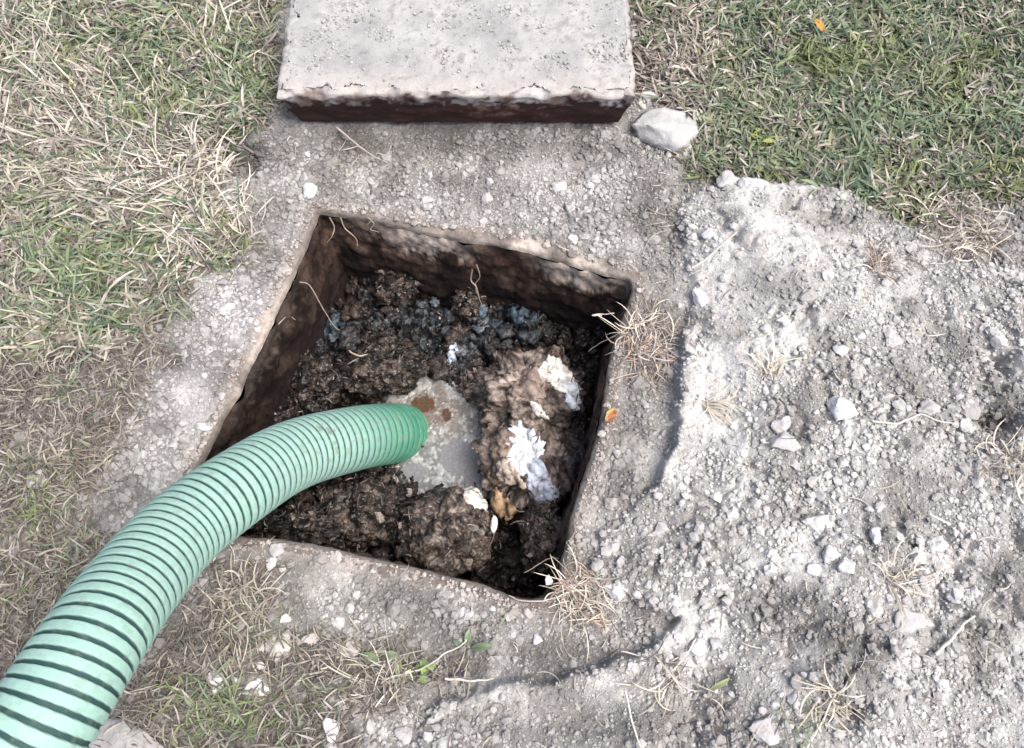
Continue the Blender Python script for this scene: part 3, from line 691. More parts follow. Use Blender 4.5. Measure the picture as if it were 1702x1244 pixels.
# short fibres and twig bits in the muck
n = 2600; x = rng.uniform(min(p[0] for p in PIT), max(p[0] for p in PIT), n); y = rng.uniform(min(p[1] for p in PIT), max(p[1] for p in PIT), n); k = sdf(x, y, PIT) > .01; x, y = x[k], y[k]
u, v = proj(x, y, SL); k = blob(u, v, 750, 745, 100, 110) < .4; x, y = x[k], y[k]; n = len(x)
tops = bed_h(x, y)
for o in [q for q in C.objects if q.name.startswith(('muck_clod', 'waste_mound'))]:
    co, no, f = arrays(o)
    for i in range(n):
        d_ = np.abs(co[::3, 0] - x[i]) + np.abs(co[::3, 1] - y[i]); m_ = d_ < .003
        if m_.any(): tops[i] = max(tops[i], co[::3, 2][m_].max())
bright = rng.uniform(size=(n, 1)) > .8
V, F, c = blades(np.stack([x, y, tops + .0015], 1), rng.uniform(0, 6.28, n), rng.uniform(-.1, .5, n), rng.lognormal(math.log(.009), .5, n), rng.uniform(.0008, .0022, n),
                 np.where(bright, rng.uniform(.16, .36, (n, 1)) * np.array((1, .88, .78)), rng.uniform(.02, .10, (n, 1)) * np.array((1, .82, .72))), rng.uniform(0, .6, n), rng.uniform(-1.5, 1.5, n), .4, 5)
o = mesh_obj('muck_fibres', V, F, M_muck, c); tag(o, 'short brown fibres and root bits mixed through the muck in the pit', 'fibres', kind='stuff')

# ------------------------------------------------------------------ single stones and clods
def stone(name, u, v, size_px, lab, cat='stone', asp=1.0, h=.6, rot=0.0, tone=(.62, .615, .62), seed=0, sharp=.35, sink=.25, group=None, mat=None, z=None, facet=True, share=None):
    x0, y0 = G(u, v); z0 = float(Hs(np.array([x0]), np.array([y0]), False)[0]) if z is None else z
    dp = -(y0 * -ST + (z0 - CAM_H) * CT); r = size_px * .5 * dp / FPX
    V, F = ICO[3] if size_px < 30 else ICO[4]
    rr = np.random.default_rng(seed + 100); V = V.copy()
    if facet:                                          # cut by random planes for an angular stone
        for _ in range(16):
            nn = rr.normal(size=3); nn /= np.linalg.norm(nn); dd = rr.uniform(.42, .80)
            over = V @ nn - dd; V = V - np.clip(over, 0, None)[:, None] * nn
    n = fbm(V[:, 0] + seed, V[:, 1], V[:, 2], 4, 1.6); n2 = fbm(V[:, 0] + seed, V[:, 1], V[:, 2], 3, 7)
    V = V * (1 + sharp * 1.5 * n + .11 * n2 + .05 * fbm(V[:, 0], V[:, 1] + seed, V[:, 2], 2, 18))[:, None] * rr.uniform(1.1, 1.4) * np.array((r * asp ** .5, r / asp ** .5, r * h)); c, s = math.cos(rot), math.sin(rot)
    V = np.stack([V[:, 0] * c - V[:, 1] * s, V[:, 0] * s + V[:, 1] * c, V[:, 2]], 1)
    col = np.asarray(tone) * (1 + .25 * n2 + .1 * n)[:, None]
    o = mesh_obj(name, V, F, mat or M_stone, col); o.location = (x0, y0, z0 + r * h * (1 - sink * 2))
    return tag(o, lab, cat, group)
Wt = (.50, .50, .51); Lg = (.40, .392, .395); Md = (.30, .292, .292)
STONES = [
 ('rock', 1092, 212, 86, 'big angular whitish rock beside the right corner of the slab', 1.25, .62, -.25, (.41, .41, .412), .3),
 ('stone', 1079, 158, 26, 'small pointed white stone touching the slab corner above the big rock', 1.5, .6, .3, Wt, .3),
 ('stone', 1162, 505, 34, 'egg shaped pale stone on the upper left side of the soil heap', .8, .7, .2, Wt, .2),
 ('stone', 1376, 700, 46, 'bright white pointed stone in the middle of the soil heap', 1.2, .7, -.6, (.55,.55,.56), .35),
 ('clod', 1286, 748, 46, 'round grey clod just left of and below the bright pointed stone', 1.05, .75, 0, Lg, .2),
 ('clod', 1284, 722, 32, 'smaller grey clod leaning behind the round grey clod', 1.2, .7, .4, Lg, .25),
 ('clod', 1419, 673, 30, 'faint grey clod just above and right of the bright pointed stone', 1.3, .5, -.4, Lg, .3),
 ('stone', 1353, 934, 30, 'white round stone at the top of the tight stone cluster, lower heap', 1.0, .7, 0, Wt, .25),
 ('stone', 1376, 951, 38, 'largest white stone of the tight cluster on the lower heap', 1.3, .65, .5, Wt, .3),
 ('stone', 1330, 957, 26, 'white three cornered stone at the lower left of the tight cluster', 1.1, .6, .2, Wt, .35),
 ('stone', 1307, 936, 22, 'white stone at the left end of the tight cluster', 1.1, .7, .1, Wt, .3),
 ('stone', 1428, 903, 30, 'white stone standing alone right of the tight cluster', .85, .7, .2, Wt, .3),
 ('clod', 1342, 882, 46, 'wide flat cream clod above the tight stone cluster', 1.2, .45, -.3, (.50,.485,.475), .3),
 ('stone', 1450, 945, 18, 'little white stone lowest of those right of the tight cluster', 1.0, .7, 0, Wt, .3),
 ('clod', 1455, 582, 44, 'oval grey clod half sunk in the heap, above the bright pointed stone', .75, .45, 0, Lg, .15),
 ('stone', 1378, 603, 26, 'flat white stone above the middle of the heap', 1.4, .6, 0, Wt, .3),
 ('clod', 1520, 690, 34, 'grey clod near the dark hollow at the right edge', 1.1, .6, .2, Lg, .3),
 ('clod', 1590, 690, 38, 'dusty grey clod just left of the dark hollow at the right edge', 1.1, .5, .1, Md, .2),
 ('stone', 1022, 988, 30, 'white stone beside the dry tuft at the near right corner of the pit', 1.05, .7, .3, Wt, .3),
 ('stone', 912, 968, 17, 'small white stone balanced on the near right rim of the pit', .8, .8, 0, Wt, .2),
 ('stone', 1153, 1081, 32, 'white wedge shaped stone on the lower left of the heap', 1.3, .6, -.2, Wt, .3),
 ('clod', 1186, 1070, 22, 'pale clod right next to the white wedge shaped stone', 1.0, .7, 0, Lg, .3),
 ('stone', 1300, 1162, 26, 'white stone left of the dark hollow near the bottom of the photo', 1.1, .7, .2, Wt, .3),
 ('clod', 1480, 1040, 60, 'broad pale clod low on the right side of the heap', 1.2, .35, .4, Lg, .3),
 ('stone', 1551, 1000, 26, 'white stone upper right of the broad pale clod', 1.0, .6, .2, Wt, .3),
 ('clod', 1255, 1215, 50, 'pale clod cut by the bottom edge, right of centre', 1.2, .4, .4, Lg, .3),
 ('stone', 550, 1208, 42, 'clean white stone near the bottom edge, right of the hose', .95, .7, .3, (.54,.535,.54), .3),
 ('stone', 541, 1176, 14, 'tiny white stone above the clean white stone at the bottom', 1.0, .7, .3, Wt, .3),
 ('stone', 362, 1136, 34, 'jagged white stone right of the lowest part of the hose', .9, .6, .3, Wt, .45),
 ('clod', 426, 1141, 50, 'crumbly whitish clod right of the jagged white stone', 1.3, .4, .1, (.54,.535,.54), .45),
 ('clod', 468, 1070, 48, 'flat tan clod in the dead grass right of the hose', 1.2, .35, .3, (.42,.40,.38), .35),
 ('clod', 516, 1063, 24, 'small tan clod just right of the flat tan clod', 1.3, .5, 0, (.40,.38,.365), .35),
 ('clod', 570, 1082, 40, 'long buff clod in the dead grass below the near rim', 1.8, .4, .3, (.40,.375,.35), .3),
 ('stone', 463, 915, 24, 'pale stone by the near left rim, topmost of three beside the hose', 1.2, .7, -.3, Lg, .3),
 ('stone', 450, 935, 24, 'pale upright stone in the middle of three beside the hose', .8, .7, 0, Wt, .3),
 ('stone', 468, 944, 14, 'lowest and smallest of three pale stones beside the hose', 1.0, .7, 0, Wt, .3),
 ('stone', 506, 298, 20, 'white stone left of the pit, upper one of a touching pair', .9, .7, 0, Lg, .2),
 ('stone', 513, 319, 25, 'white stone left of the pit, lower one of a touching pair', 1.1, .7, 0, Wt, .2),
 ('stone', 713, 331, 18, 'pale pointed stone in the strip between slab and pit, left part', 1.0, .7, .4, Wt, .3),
 ('stone', 811, 330, 22, 'pale blocky stone in the middle of the strip between slab and pit', 1.1, .6, .1, Lg, .25),
 ('stone', 977, 348, 17, 'pale square stone in the right part of the strip between slab and pit', 1.1, .6, .5, Wt, .3),
 ('stone', 952, 400, 17, 'white square stone close above the back rim of the pit', 1.2, .6, 0, (.62,.60,.60), .3),
 ('stone', 1090, 397, 20, 'grey stone in the dead grass below the big angular rock', 1.1, .6, 0, Md, .3),
 ('clod', 50, 561, 24, 'leftmost of three grey clods beside the left lawn', 1.1, .6, .3, Md, .3),
 ('clod', 70, 556, 20, 'middle one of three grey clods beside the left lawn', 1.4, .6, 0, Lg, .3),
 ('clod', 86, 573, 20, 'right one of three grey clods beside the left lawn', 1.2, .6, -.2, Md, .3),
 ('clod', 66, 797, 40, 'pale clod in the dead grass at the left edge of the photo', 1.2, .45, .4, Lg, .3),
 ('clod', 165, 693, 20, 'grey clod in the dead grass left of the pit', 1.2, .6, 0, Md, .3),
 ('stone', 378, 517, 28, 'pale stone on the bare bank left of the pit', 1.1, .5, 0, Wt, .25),
 ('stone', 349, 583, 16, 'white square chip on the bare bank left of the pit', 1.0, .6, .3, Wt, .3),
 ('stone', 342, 711, 22, 'flat white chip close to the left rim just above the hose', 1.7, .5, -.2, Wt, .3),
 ('stone', 1297, 234, 28, 'white lump lying in the green grass above the heap', 1.2, .6, -.2, Wt, .3),
 ('stone', 1292, 272, 17, 'small white chip in the grass below the white lump', 1.0, .6, .2, Wt, .3),
 ('clod', 1202, 308, 38, 'white clod at the upper left corner of the heap', 1.1, .6, .1, Lg, .3),
 ('clod', 1230, 314, 24, 'white clod second from the left along the top of the heap', 1.0, .7, .1, Wt, .3),
 ('clod', 1258, 317, 42, 'long white clod third from the left along the top of the heap', 1.4, .55, 0, Wt, .25),
 ('stone', 1149, 240, 20, 'white stone just right of the big angular rock', 1.1, .7, .1, Wt, .3),
 ('stone', 1138, 247, 16, 'small white stone below the big angular rock', 1.2, .7, .1, Wt, .3),
 ('stone', 1170, 402, 24, 'white stone in the gravelly upper left of the heap', .9, .7, .4, Wt, .25),
 ('clod', 1095, 880, 26, 'pale clod between the pit and the lower heap', 1.1, .6, .4, Lg, .3),
 ('stone', 770, 1018, 17, 'white stone below the near rim, topmost of the small ones there', 1.1, .6, 0, Wt, .3),
 ('stone', 852, 1056, 18, 'pale stone just above the curved soil ledge', 1.2, .6, 0, Lg, .3),
 ('clod', 672, 1220, 28, 'pale clod at the bottom edge below the lime green clover', 1.1, .6, .2, Lg, .3),
 ('clod', 600, 385, 0, '', 1, 1, 0, Lg, .3),
]
for i, (nm, u, v, s_, lab, asp, h, rot, tone, shp) in enumerate(STONES):
    if not lab: continue
    stone(nm, u, v, s_, lab, 'rock' if nm == 'rock' else ('stone' if nm == 'stone' else 'soil clod'), asp, h * .8, rot, tone, i * 3 + 1, shp * (.6 if nm != 'clod' else 1.0), .26, facet=True)
# grey paving corner under the hose at the bottom
x0, y0 = G(200, 1262); pv = stone('paving_stone', 178, 1276, 140, 'smooth grey paving stone corner showing under the hose at the bottom edge', 'paving stone', 1.5, .18, -.25, (.36,.355,.35), 77, .06, .1)
# small clods, each told apart by the larger stone it lies next to
NEAR = {(1162,505):'egg shaped stone on the heap', (1376,700):'bright pointed stone on the heap', (1286,748):'round grey clod on the heap', (1428,903):'lone white stone right of the tight cluster',
 (1342,882):'flat cream clod above the tight cluster', (1455,582):'half sunk oval clod on the heap', (1378,603):'flat white stone above mid heap', (1520,690):'grey clod near the right hollow',
 (1353,934):'tight stone cluster on the lower heap', (1022,988):'white stone at the near right pit corner', (1153,1081):'wedge shaped stone on the lower heap', (1300,1162):'white stone by the bottom hollow',
 (1480,1040):'broad pale clod low on the heap', (1551,1000):'white stone far right on the lower heap', (1255,1215):'pale clod at the bottom edge', (550,1208):'clean white stone at the bottom',
 (362,1136):'jagged white stone by the hose', (426,1141):'crumbly whitish clod by the hose', (468,1070):'flat tan clod by the hose', (570,1082):'long buff clod below the near rim',
 (506,298):'touching pair of stones left of the pit', (713,331):'pale pointed stone behind the pit', (811,330):'blocky stone behind the pit', (977,348):'square stone right behind the pit',
 (952,400):'white stone at the back rim', (378,517):'pale stone on the left bank', (349,583):'square chip on the left bank', (342,711):'flat chip by the left rim', (1170,402):'white stone in the upper heap gravel',
 (1095,880):'pale clod between pit and heap', (770,1018):'white stone below the near rim', (852,1056):'pale stone above the curved ledge', (672,1220):'bottom clod below the clover', (66,797):'pale clod at the left edge'}
WHERE = {'left of': (-1, 0), 'right of': (1, 0), 'just above': (0, -1), 'just below': (0, 1)}
protos = [stone('small_clod', 1400, 800, 15, 'x', 'soil clod', 1 + .25 * (k_ % 3), .65, 0, (Wt, Lg, Lg, Md)[k_ % 4], 300 + k_, .3) for k_ in range(8)]
taken = 0; placed = [(a[1], a[2]) for a in STONES]
for (cu, cv_), nm_ in NEAR.items():
    for wd, (du, dv) in WHERE.items():
        for _try in range(12):
            dd = rng.uniform(28, 52); sd2 = rng.uniform(-9, 9); u, v = cu + du * dd + abs(dv) * sd2, cv_ + dv * dd + abs(du) * sd2
            x, y = G(u, v); ax_, ay_ = np.array([x]), np.array([y])
            if not free_ground(ax_, ay_)[0] or sdf(ax_, ay_, PIT)[0] > -.016: continue
            if max(sdf(ax_, ay_, LAWN_L)[0], sdf(ax_, ay_, LAWN_R)[0]) > 0: continue
            if min(math.hypot(u - a, v - b) for a, b in placed) < 20: continue
            src = protos[taken % 8]; o = src if taken < 8 else src.copy()
            if taken >= 8: C.objects.link(o)
            taken += 1; placed.append((u, v)); s_ = float(np.clip(rng.lognormal(-.1, .3), .55, 1.5))
            o.location = (x, y, float(Hs(ax_, ay_, False)[0]) + .002 * s_); o.scale = (s_, s_, s_); o.rotation_euler = (rng.uniform(-.4, .4), rng.uniform(-.4, .4), rng.uniform(0, 6.28))
            o['label'] = 'small clod ' + wd + ' the ' + nm_; o['group'] = 'small clods on the bare ground'
            break

# ------------------------------------------------------------------ grass (uncountable lawn)
GREEN = np.array([(.12, .165, .095), (.17, .215, .13), (.085, .13, .085), (.19, .215, .12), (.14, .18, .13), (.23, .26, .18)])
STRAW = np.array([(.31, .29, .23), (.41, .385, .325), (.24, .22, .18), (.36, .335, .285), (.18, .155, .13)])
DEAD = np.array([(.21, .19, .172), (.31, .285, .262), (.13, .11, .10), (.38, .36, .335), (.17, .145, .13)])
def pick(pal, n, jit=.18): return np.clip(pal[rng.integers(0, len(pal), n)] * rng.uniform(1 - jit, 1 + jit, (n, 1)), .01, .9)
def lawn(name, poly, n, xr, yr, greenf, lab, soft=.02, mat=None, lmul=1.0, wmul=1.0, gtone=1.0, dtone=1.0):
    x = rng.uniform(*xr, n); y = rng.uniform(*yr, n)
    d_ = sdf(x + .02 * pn(x * 25, y * 25), y + .02 * pn(x * 25, y * 25, 8), poly); k = (rng.uniform(size=n) < ss(d_ / soft * .5 + .5)) & free_ground(x, y); x, y = x[k], y[k]
    u, v = proj(x, y); n = len(x)
    clump = pn(x * 22, y * 22, 3)
    gfrac = np.clip(greenf(u, v) + .75 * fbm(x, y, 20, 3, 14), 0.0, .97)
    isg = rng.uniform(size=n) < gfrac
    grn = pick(GREEN, n) * gtone; grn = grn * (1 + .45 * clump[:, None])
    yel = ss(fbm(x, y, 28, 2, 9) * 3)[:, None]; grn = grn * (1 - yel * .5) + np.array((.15, .17, .055)) * yel * .5
    dry = dtone * np.where((rng.uniform(size=n) < .5 + .9 * fbm(x, y, 24, 2, 10))[:, None], pick(STRAW, n), pick(DEAD, n))
    col = np.where(isg[:, None], grn, dry)
    az = 6.28 * rng.uniform(size=n) * .6 + 4.5 * fbm(x, y, 40, 2, 9) + np.where(rng.uniform(size=n) < .3, 3.14, 0)
    el = rng.uniform(.05, .95, n) ** 1.2; L = rng.uniform(.015, .042, n) * (1 + .3 * clump) * lmul; w = rng.uniform(.0016, .0046, n) * wmul
    z = Hs(x, y, False) - .003 + rng.uniform(0, .012, n) * ss(d_[k] / .03 + .4)
    V, F, c = blades(np.stack([x, y, z], 1), az, el, L, w, col, rng.uniform(.1, .8, n), rng.uniform(-.9, .9, n))
    o = mesh_obj(name, V, F, mat or M_grass, c); return tag(o, lab, 'grass', kind='stuff')
gl = lambda u, v: .28 + .5 * blob(u, v, 200, 60, 130, 80) + .6 * blob(u, v, 400, 130, 80, 90) + .6 * blob(u, v, 150, 430, 130, 80) + .35 * blob(u, v, 240, 170, 90, 60) - .3 * blob(u, v, 130, 170, 70, 90) - .5 * blob(u, v, 300, 320, 110, 60) - .35 * blob(u, v, 90, 240, 90, 50) + .3 * blob(u, v, 190, 520, 60, 50)
gr = lambda u, v: .72 - .75 * blob(u, v, 1110, 150, 60, 120) + .2 * blob(u, v, 1450, 150, 200, 120) - .35 * blob(u, v, 1150, 80, 80, 60) - .5 * blob(u, v, 1560, 350, 120, 40) - .2 * blob(u, v, 1250, 150, 30, 40)
lawn('grass', LAWN_L, 74000, (-1.05, -.28), (.42, 1.30), gl, 'patchy green and straw coloured lawn grass left of the slab')
lawn('grass', LAWN_R, 74000, (.15, 1.12), (.62, 1.30), gr, 'greener lawn grass right of the slab and behind the soil heap', gtone=.92)
lawn('dead_grass', THATCH, 46000, (-1.0, -.35), (-.15, .70), lambda u, v: .04 + .25 * blob(u, v, 60, 900, 60, 120), 'grey matted dead grass between the left lawn and the hose', .05, M_straw, .75, .6, dtone=.78)
lawn('dead_grass', THATCH2, 24000, (-.62, .0), (-.2, .42), lambda u, v: .05 + .5 * blob(u, v, 390, 1190, 80, 40), 'brown matted dead grass right of the hose below the pit', .05, M_straw, .8, .55, dtone=.8)
def long_grass(name, n, xr, yr, dens, pal, lab):
    x = rng.uniform(*xr, n); y = rng.uniform(*yr, n); u, v = proj(x, y); k = (rng.uniform(size=n) < dens(u, v)) & free_ground(x, y); x, y = x[k], y[k]; n = len(x)
    a = 2.2 + 2.2 * fbm(x, y, 61, 2, 5) + rng.normal(0, .45, n)
    V, F, c = blades(np.stack([x, y, Hs(x, y, False) + rng.uniform(.002, .014, n)], 1), a, rng.uniform(.0, .5, n), rng.uniform(.035, .085, n), rng.uniform(.0014, .0032, n), pick(pal, n, .25), rng.uniform(.0, .5, n), rng.normal(0, .5, n), .08, 7)
    return tag(mesh_obj(name, V, F, M_straw, c), lab, 'grass', kind='stuff')
long_grass('long_dry_grass', 11000, (-1.05, -.3), (.45, 1.25), lambda u, v: np.clip(.8 * blob(u, v, 100, 200, 70, 130) + .85 * blob(u, v, 290, 300, 110, 70) + .5 * blob(u, v, 200, 230, 80, 60) + .4 * blob(u, v, 370, 60, 40, 60) + .5 * blob(u, v, 60, 480, 40, 80) + .35 * blob(u, v, 330, 390, 90, 40) + .06, 0, .9) * (sdf(*G_arr(u, v), LAWN_L) > -.03),
           np.vstack([STRAW[[0, 1, 3]] * 1.15, DEAD[[1, 3]], GREEN[[2, 5]]]), 'long pale dry grass flattened in clumps over the left lawn')
# loose straw on bare soil
def sdens(x, y, u, v):
    return np.clip(.10 + .5 * blob(u, v, 1080, 580, 50, 90) + .5 * blob(u, v, 1100, 320, 40, 110) + .4 * blob(u, v, 360, 400, 70, 60) + .35 * blob(u, v, 980, 1040, 120, 60) + .4 * blob(u, v, 1600, 400, 90, 60)
                   + .35 * blob(u, v, 1200, 1180, 200, 60) + .3 * blob(u, v, 1580, 800, 60, 200) + .22 * blob(u, v, 1250, 690, 120, 60) + .25 * blob(u, v, 850, 1180, 200, 50) + .3 * blob(u, v, 1430, 980, 80, 40)
                   + .25 * blob(u, v, 340, 610, 60, 60) + .3 * blob(u, v, 620, 240, 100, 40) + .3 * blob(u, v, 1420, 1150, 160, 70) + .35 * blob(u, v, 1620, 950, 60, 160) + .3 * blob(u, v, 1480, 450, 120, 40), 0, 1) * (1 - .6 * np.clip(smooth_patch(u, v), 0, 1))
x, y, u, v = scatter(26000, (-1.0, 1.0), (-.15, 1.25), sdens); n = len(x)
V, F, c = blades(np.stack([x, y, Hs(x, y, False) + .0035], 1), rng.uniform(0, 6.28, n), rng.uniform(-.05, .35, n), rng.lognormal(math.log(.017), .45, n), rng.uniform(.0007, .0019, n),
                 np.where((rng.uniform(size=n) < .35)[:, None], pick(STRAW, n), pick(DEAD, n) * 1.15), rng.uniform(.0, .35, n), rng.uniform(-1.4, 1.4, n), .3, 6)
o = mesh_obj('straw_litter', V, F, M_straw, c); tag(o, 'loose broken straw and dry stems scattered over the bare soil', 'straw', kind='stuff')

# ------------------------------------------------------------------ single tufts, sprouts, leaves, roots
def tuft(name, u, v, num, length, pal, lab, az=None, spread=3.14, el=(.15, 1.1), w=(.0016, .003), rad=.012, cat='grass tuft', mat=None, droop=(.2, .8), dz=0.0):
    x0, y0 = G(u, v); z0 = float(Hs(np.array([x0]), np.array([y0]), False)[0]) + dz
    n = num; r = rad * np.sqrt(rng.uniform(size=n)); t = rng.uniform(0, 6.28, n)
    p = np.stack([r * np.cos(t), r * np.sin(t), np.zeros(n)], 1)
    p[:, 2] = Hs(x0 + p[:, 0], y0 + p[:, 1], False) - z0 + .002 + rng.uniform(0, .006, n)
    p[:, 2] = np.where(sdf(x0 + p[:, 0], y0 + p[:, 1], PIT) > -.002, .003, p[:, 2])
    a = rng.uniform(-spread, spread, n) + (0 if az is None else az)
    e_ = rng.uniform(*el, n)
    V, F, c = blades(p, a, e_, rng.uniform(.3, 1.15, n) * length, rng.uniform(*w, n), pick(np.asarray(pal), n), rng.uniform(*droop, n) * np.clip(e_ + .1, .1, 1), rng.normal(0, 1.1, n), .1, 7)
    o = mesh_obj(name, V, F, mat or M_grass, c); o.location = (x0, y0, z0); return tag(o, lab, cat)
PALE = np.array([(.55, .51, .42), (.62, .58, .50), (.44, .39, .31), (.50, .47, .42)])
RED = np.array([(.36, .27, .23), (.46, .38, .33), (.24, .16, .13), (.55, .48, .42)])
LIME = np.array([(.17, .26, .07), (.22, .31, .11), (.12, .20, .06)])
tuft('dry_tuft', 1078, 562, 230, .046, np.vstack([RED, PALE, DEAD]), 'reddish straw tuft sticking out over the right rim of the pit', 3.0, 3.1, (-.1, .55), (.0009, .0019), .034, mat=M_straw)
tuft('dry_tuft', 1085, 605, 130, .045, np.vstack([RED, DEAD]), 'smaller dry tuft with dark roots right under the reddish straw tuft', 3.0, 3.1, (.0, .5), (.0009, .0018), .026, mat=M_straw)
tuft('dry_tuft', 1595, 385, 320, .052, np.vstack([PALE, DEAD]), 'large pale straw tuft at the upper right between heap and lawn', 1.6, 3.1, (.0, .8), (.001, .0024), .055, mat=M_straw)
tuft('dry_tuft', 325, 300, 110, .075, PALE, 'long bleached straw tuft on the lawn edge left of the slab', 2.0, 2.0, (.1, .7), rad=.045, mat=M_straw)
tuft('dry_tuft', 230, 300, 80, .065, PALE, 'flattened bleached straw tuft in the middle of the left lawn', 2.2, 1.2, (.1, .5), rad=.05, mat=M_straw)
tuft('dry_tuft', 290, 385, 80, .060, PALE, 'bleached straw tuft pointing toward the back left corner of the pit', -.2, 1.6, (.0, .5), rad=.04, mat=M_straw)
tuft('dry_tuft', 375, 345, 50, .055, PALE, 'thin bleached roots hanging over the dark hollow left of the pit', -.7, 1.6, (.0, .6), (.0012, .0022), .03, mat=M_straw)
tuft('dry_tuft', 970, 995, 190, .040, np.vstack([PALE, RED, STRAW]), 'tangled straw tuft at the near right corner of the pit', 1.8, 3.1, (.0, .5), (.0009, .0019), .034, mat=M_straw)
tuft('dry_tuft', 1440, 465, 60, .045, np.vstack([RED, DEAD]), 'reddish brown dry tuft on the upper part of the heap', .8, 1.4, (.0, .6), (.001, .002), .016, mat=M_straw)
tuft('dry_tuft', 1170, 680, 26, .050, PALE, 'sparse straw sprig near the steep left ledge of the heap', -.5, 1.2, (.05, .5), (.001, .002), .006, mat=M_straw)
tuft('dry_tuft', 1265, 640, 22, .050, PALE, 'pale straw sprig left of the flat white stone on the heap', 1.2, 1.0, (.05, .6), (.0012, .0026), .012, mat=M_straw)
tuft('dry_tuft', 1460, 968, 40, .050, PALE, 'pale straw tuft just right of the tight stone cluster', .2, 1.6, (.05, .5), (.001, .0022), .016, mat=M_straw)
tuft('dry_tuft', 1360, 1165, 50, .050, PALE, 'pale straw tuft over the dark hollow near the bottom', -1.8, 2.2, (.05, .7), (.001, .0022), .02, mat=M_straw)
tuft('dry_tuft', 1640, 790, 60, .055, np.vstack([PALE, DEAD]), 'grey dry tuft under the dark hollow at the right edge', 2.0, 2.4, (.05, .7), (.001, .002), .03, mat=M_straw)
tuft('dry_tuft', 1090, 1120, 50, .050, np.vstack([PALE, DEAD]), 'grey dry tuft on the heap right of the curved soil ledge', -1.2, 2.4, (.05, .6), (.001, .002), .025, mat=M_straw)
tuft('dry_tuft', 640, 1120, 60, .055, np.vstack([PALE, DEAD]), 'grey dry tuft around the left of the lime green clover', 2.4, 2.4, (.05, .7), (.001, .002), .03, mat=M_straw)
tuft('dry_tuft', 410, 1000, 70, .050, np.vstack([STRAW, DEAD]), 'brown dry tuft close to the lower side of the hose', .9, 2.2, (.05, .8), (.001, .0024), .03, mat=M_straw)
tuft('green_tuft', 1165, 268, 34, .034, GREEN[:3] * 1.2, 'small bright green tuft below and right of the big angular rock', rad=.008)
tuft('green_tuft', 1258, 238, 46, .042, np.array([(.20, .25, .09), (.26, .28, .10), (.14, .21, .08)]), 'yellowish green tuft left of the white lump in the grass', 2.4, 2.0, rad=.012)
tuft('green_tuft', 1595, 300, 46, .050, GREEN[:3], 'dark green tuft in the right lawn above the large straw tuft', rad=.012)
tuft('green_tuft', 1440, 320, 26, .050, GREEN[:3], 'dark green broad bladed tuft just above the heap', 3.4, 1.2, (.0, .4), (.003, .005), .016)
tuft('green_tuft', 1300, 1185, 22, .036, GREEN, 'thin green tuft at the bottom right near the dark hollow', -.6, 1.4, (.1, .8), (.0012, .002), .02)
tuft('green_tuft', 350, 1195, 90, .040, GREEN, 'muted green tuft at the bottom right of the hose', .6, 2.4, (.1, .8), (.0014, .0026), .045)
tuft('green_tuft', 160, 470, 50, .045, GREEN * 1.1, 'fresh green tuft at the lower end of the left lawn', -.4, 2.6, (.1, .8), rad=.03)
def leafy(name, u, v, leaves, lab, cat, pal, dz=.004):
    x0, y0 = G(u, v); z0 = float(Hs(np.array([x0]), np.array([y0]), False)[0]) + dz
    root = empty(name, (x0, y0, z0), lab, cat)
    for (dx, dy, L, w, az, el, ci) in leaves:
        a = np.linspace(-1, 1, 7); b = np.linspace(0, 1, 11); A_, B_ = np.meshgrid(a, b)
        pr = np.sin(np.pi * (B_ * .92 + .04)) ** .8
        X_ = B_ * L; Y_ = A_ * w * .5 * pr; Z_ = .18 * w * np.abs(A_) + L * (.28 * np.sin(B_ * 2.6)) + .02 * L * pn(A_ * 3, B_ * 4, ci)
        c, s = math.cos(az), math.sin(az); ce, se = math.cos(el), math.sin(el)
        X2 = X_ * ce - Z_ * se * .3; Z2 = X_ * se + Z_ * ce
        V = np.stack([dx + X2 * c - Y_ * s, dy + X2 * s + Y_ * c, Z2], 2).reshape(-1, 3)
        idx = np.arange(77).reshape(11, 7); F = np.stack([idx[:-1, :-1].ravel(), idx[:-1, 1:].ravel(), idx[1:, 1:].ravel(), idx[1:, :-1].ravel()], 1)
        col = np.array(pal[ci % len(pal)]) * (1 + .3 * (np.abs(A_) - .4) + .15 * pn(A_ * 3, B_ * 5, ci + 3)).reshape(-1, 1)
        mesh_obj('leaf', V, F, M_leaf, col, root)
    return root
lv = [(rng.uniform(-.02, .02), rng.uniform(-.008, .010), rng.uniform(.008, .013), rng.uniform(.006, .009), rng.uniform(0, 6.28), rng.uniform(.1, .7), k) for k in range(16)]
leafy('clover_sprout', 690, 1115, lv, 'lime green clover sprout in the dead grass below the pit', 'sprout', LIME)
leafy('sprout', 783, 1078, [(0, 0, .026, .010, .1, .1, 0), (-.006, .004, .02, .008, 1.3, .3, 1), (-.01, 0, .016, .007, 2.4, .3, 2)], 'dark green seedling right of the lime green clover', 'sprout', GREEN)
leafy('sprout', 632, 1098, [(0, 0, .022, .010, 2.8, .1, 0), (.004, .003, .018, .010, .3, .2, 1)], 'dull green seedling left of the lime green clover', 'sprout', GREEN)
leafy('sprout', 1172, 1148, [(0, 0, .028, .006, .5, .1, 0)], 'single pale yellow green blade on the lower left of the heap', 'sprout', [(.24, .28, .14)])
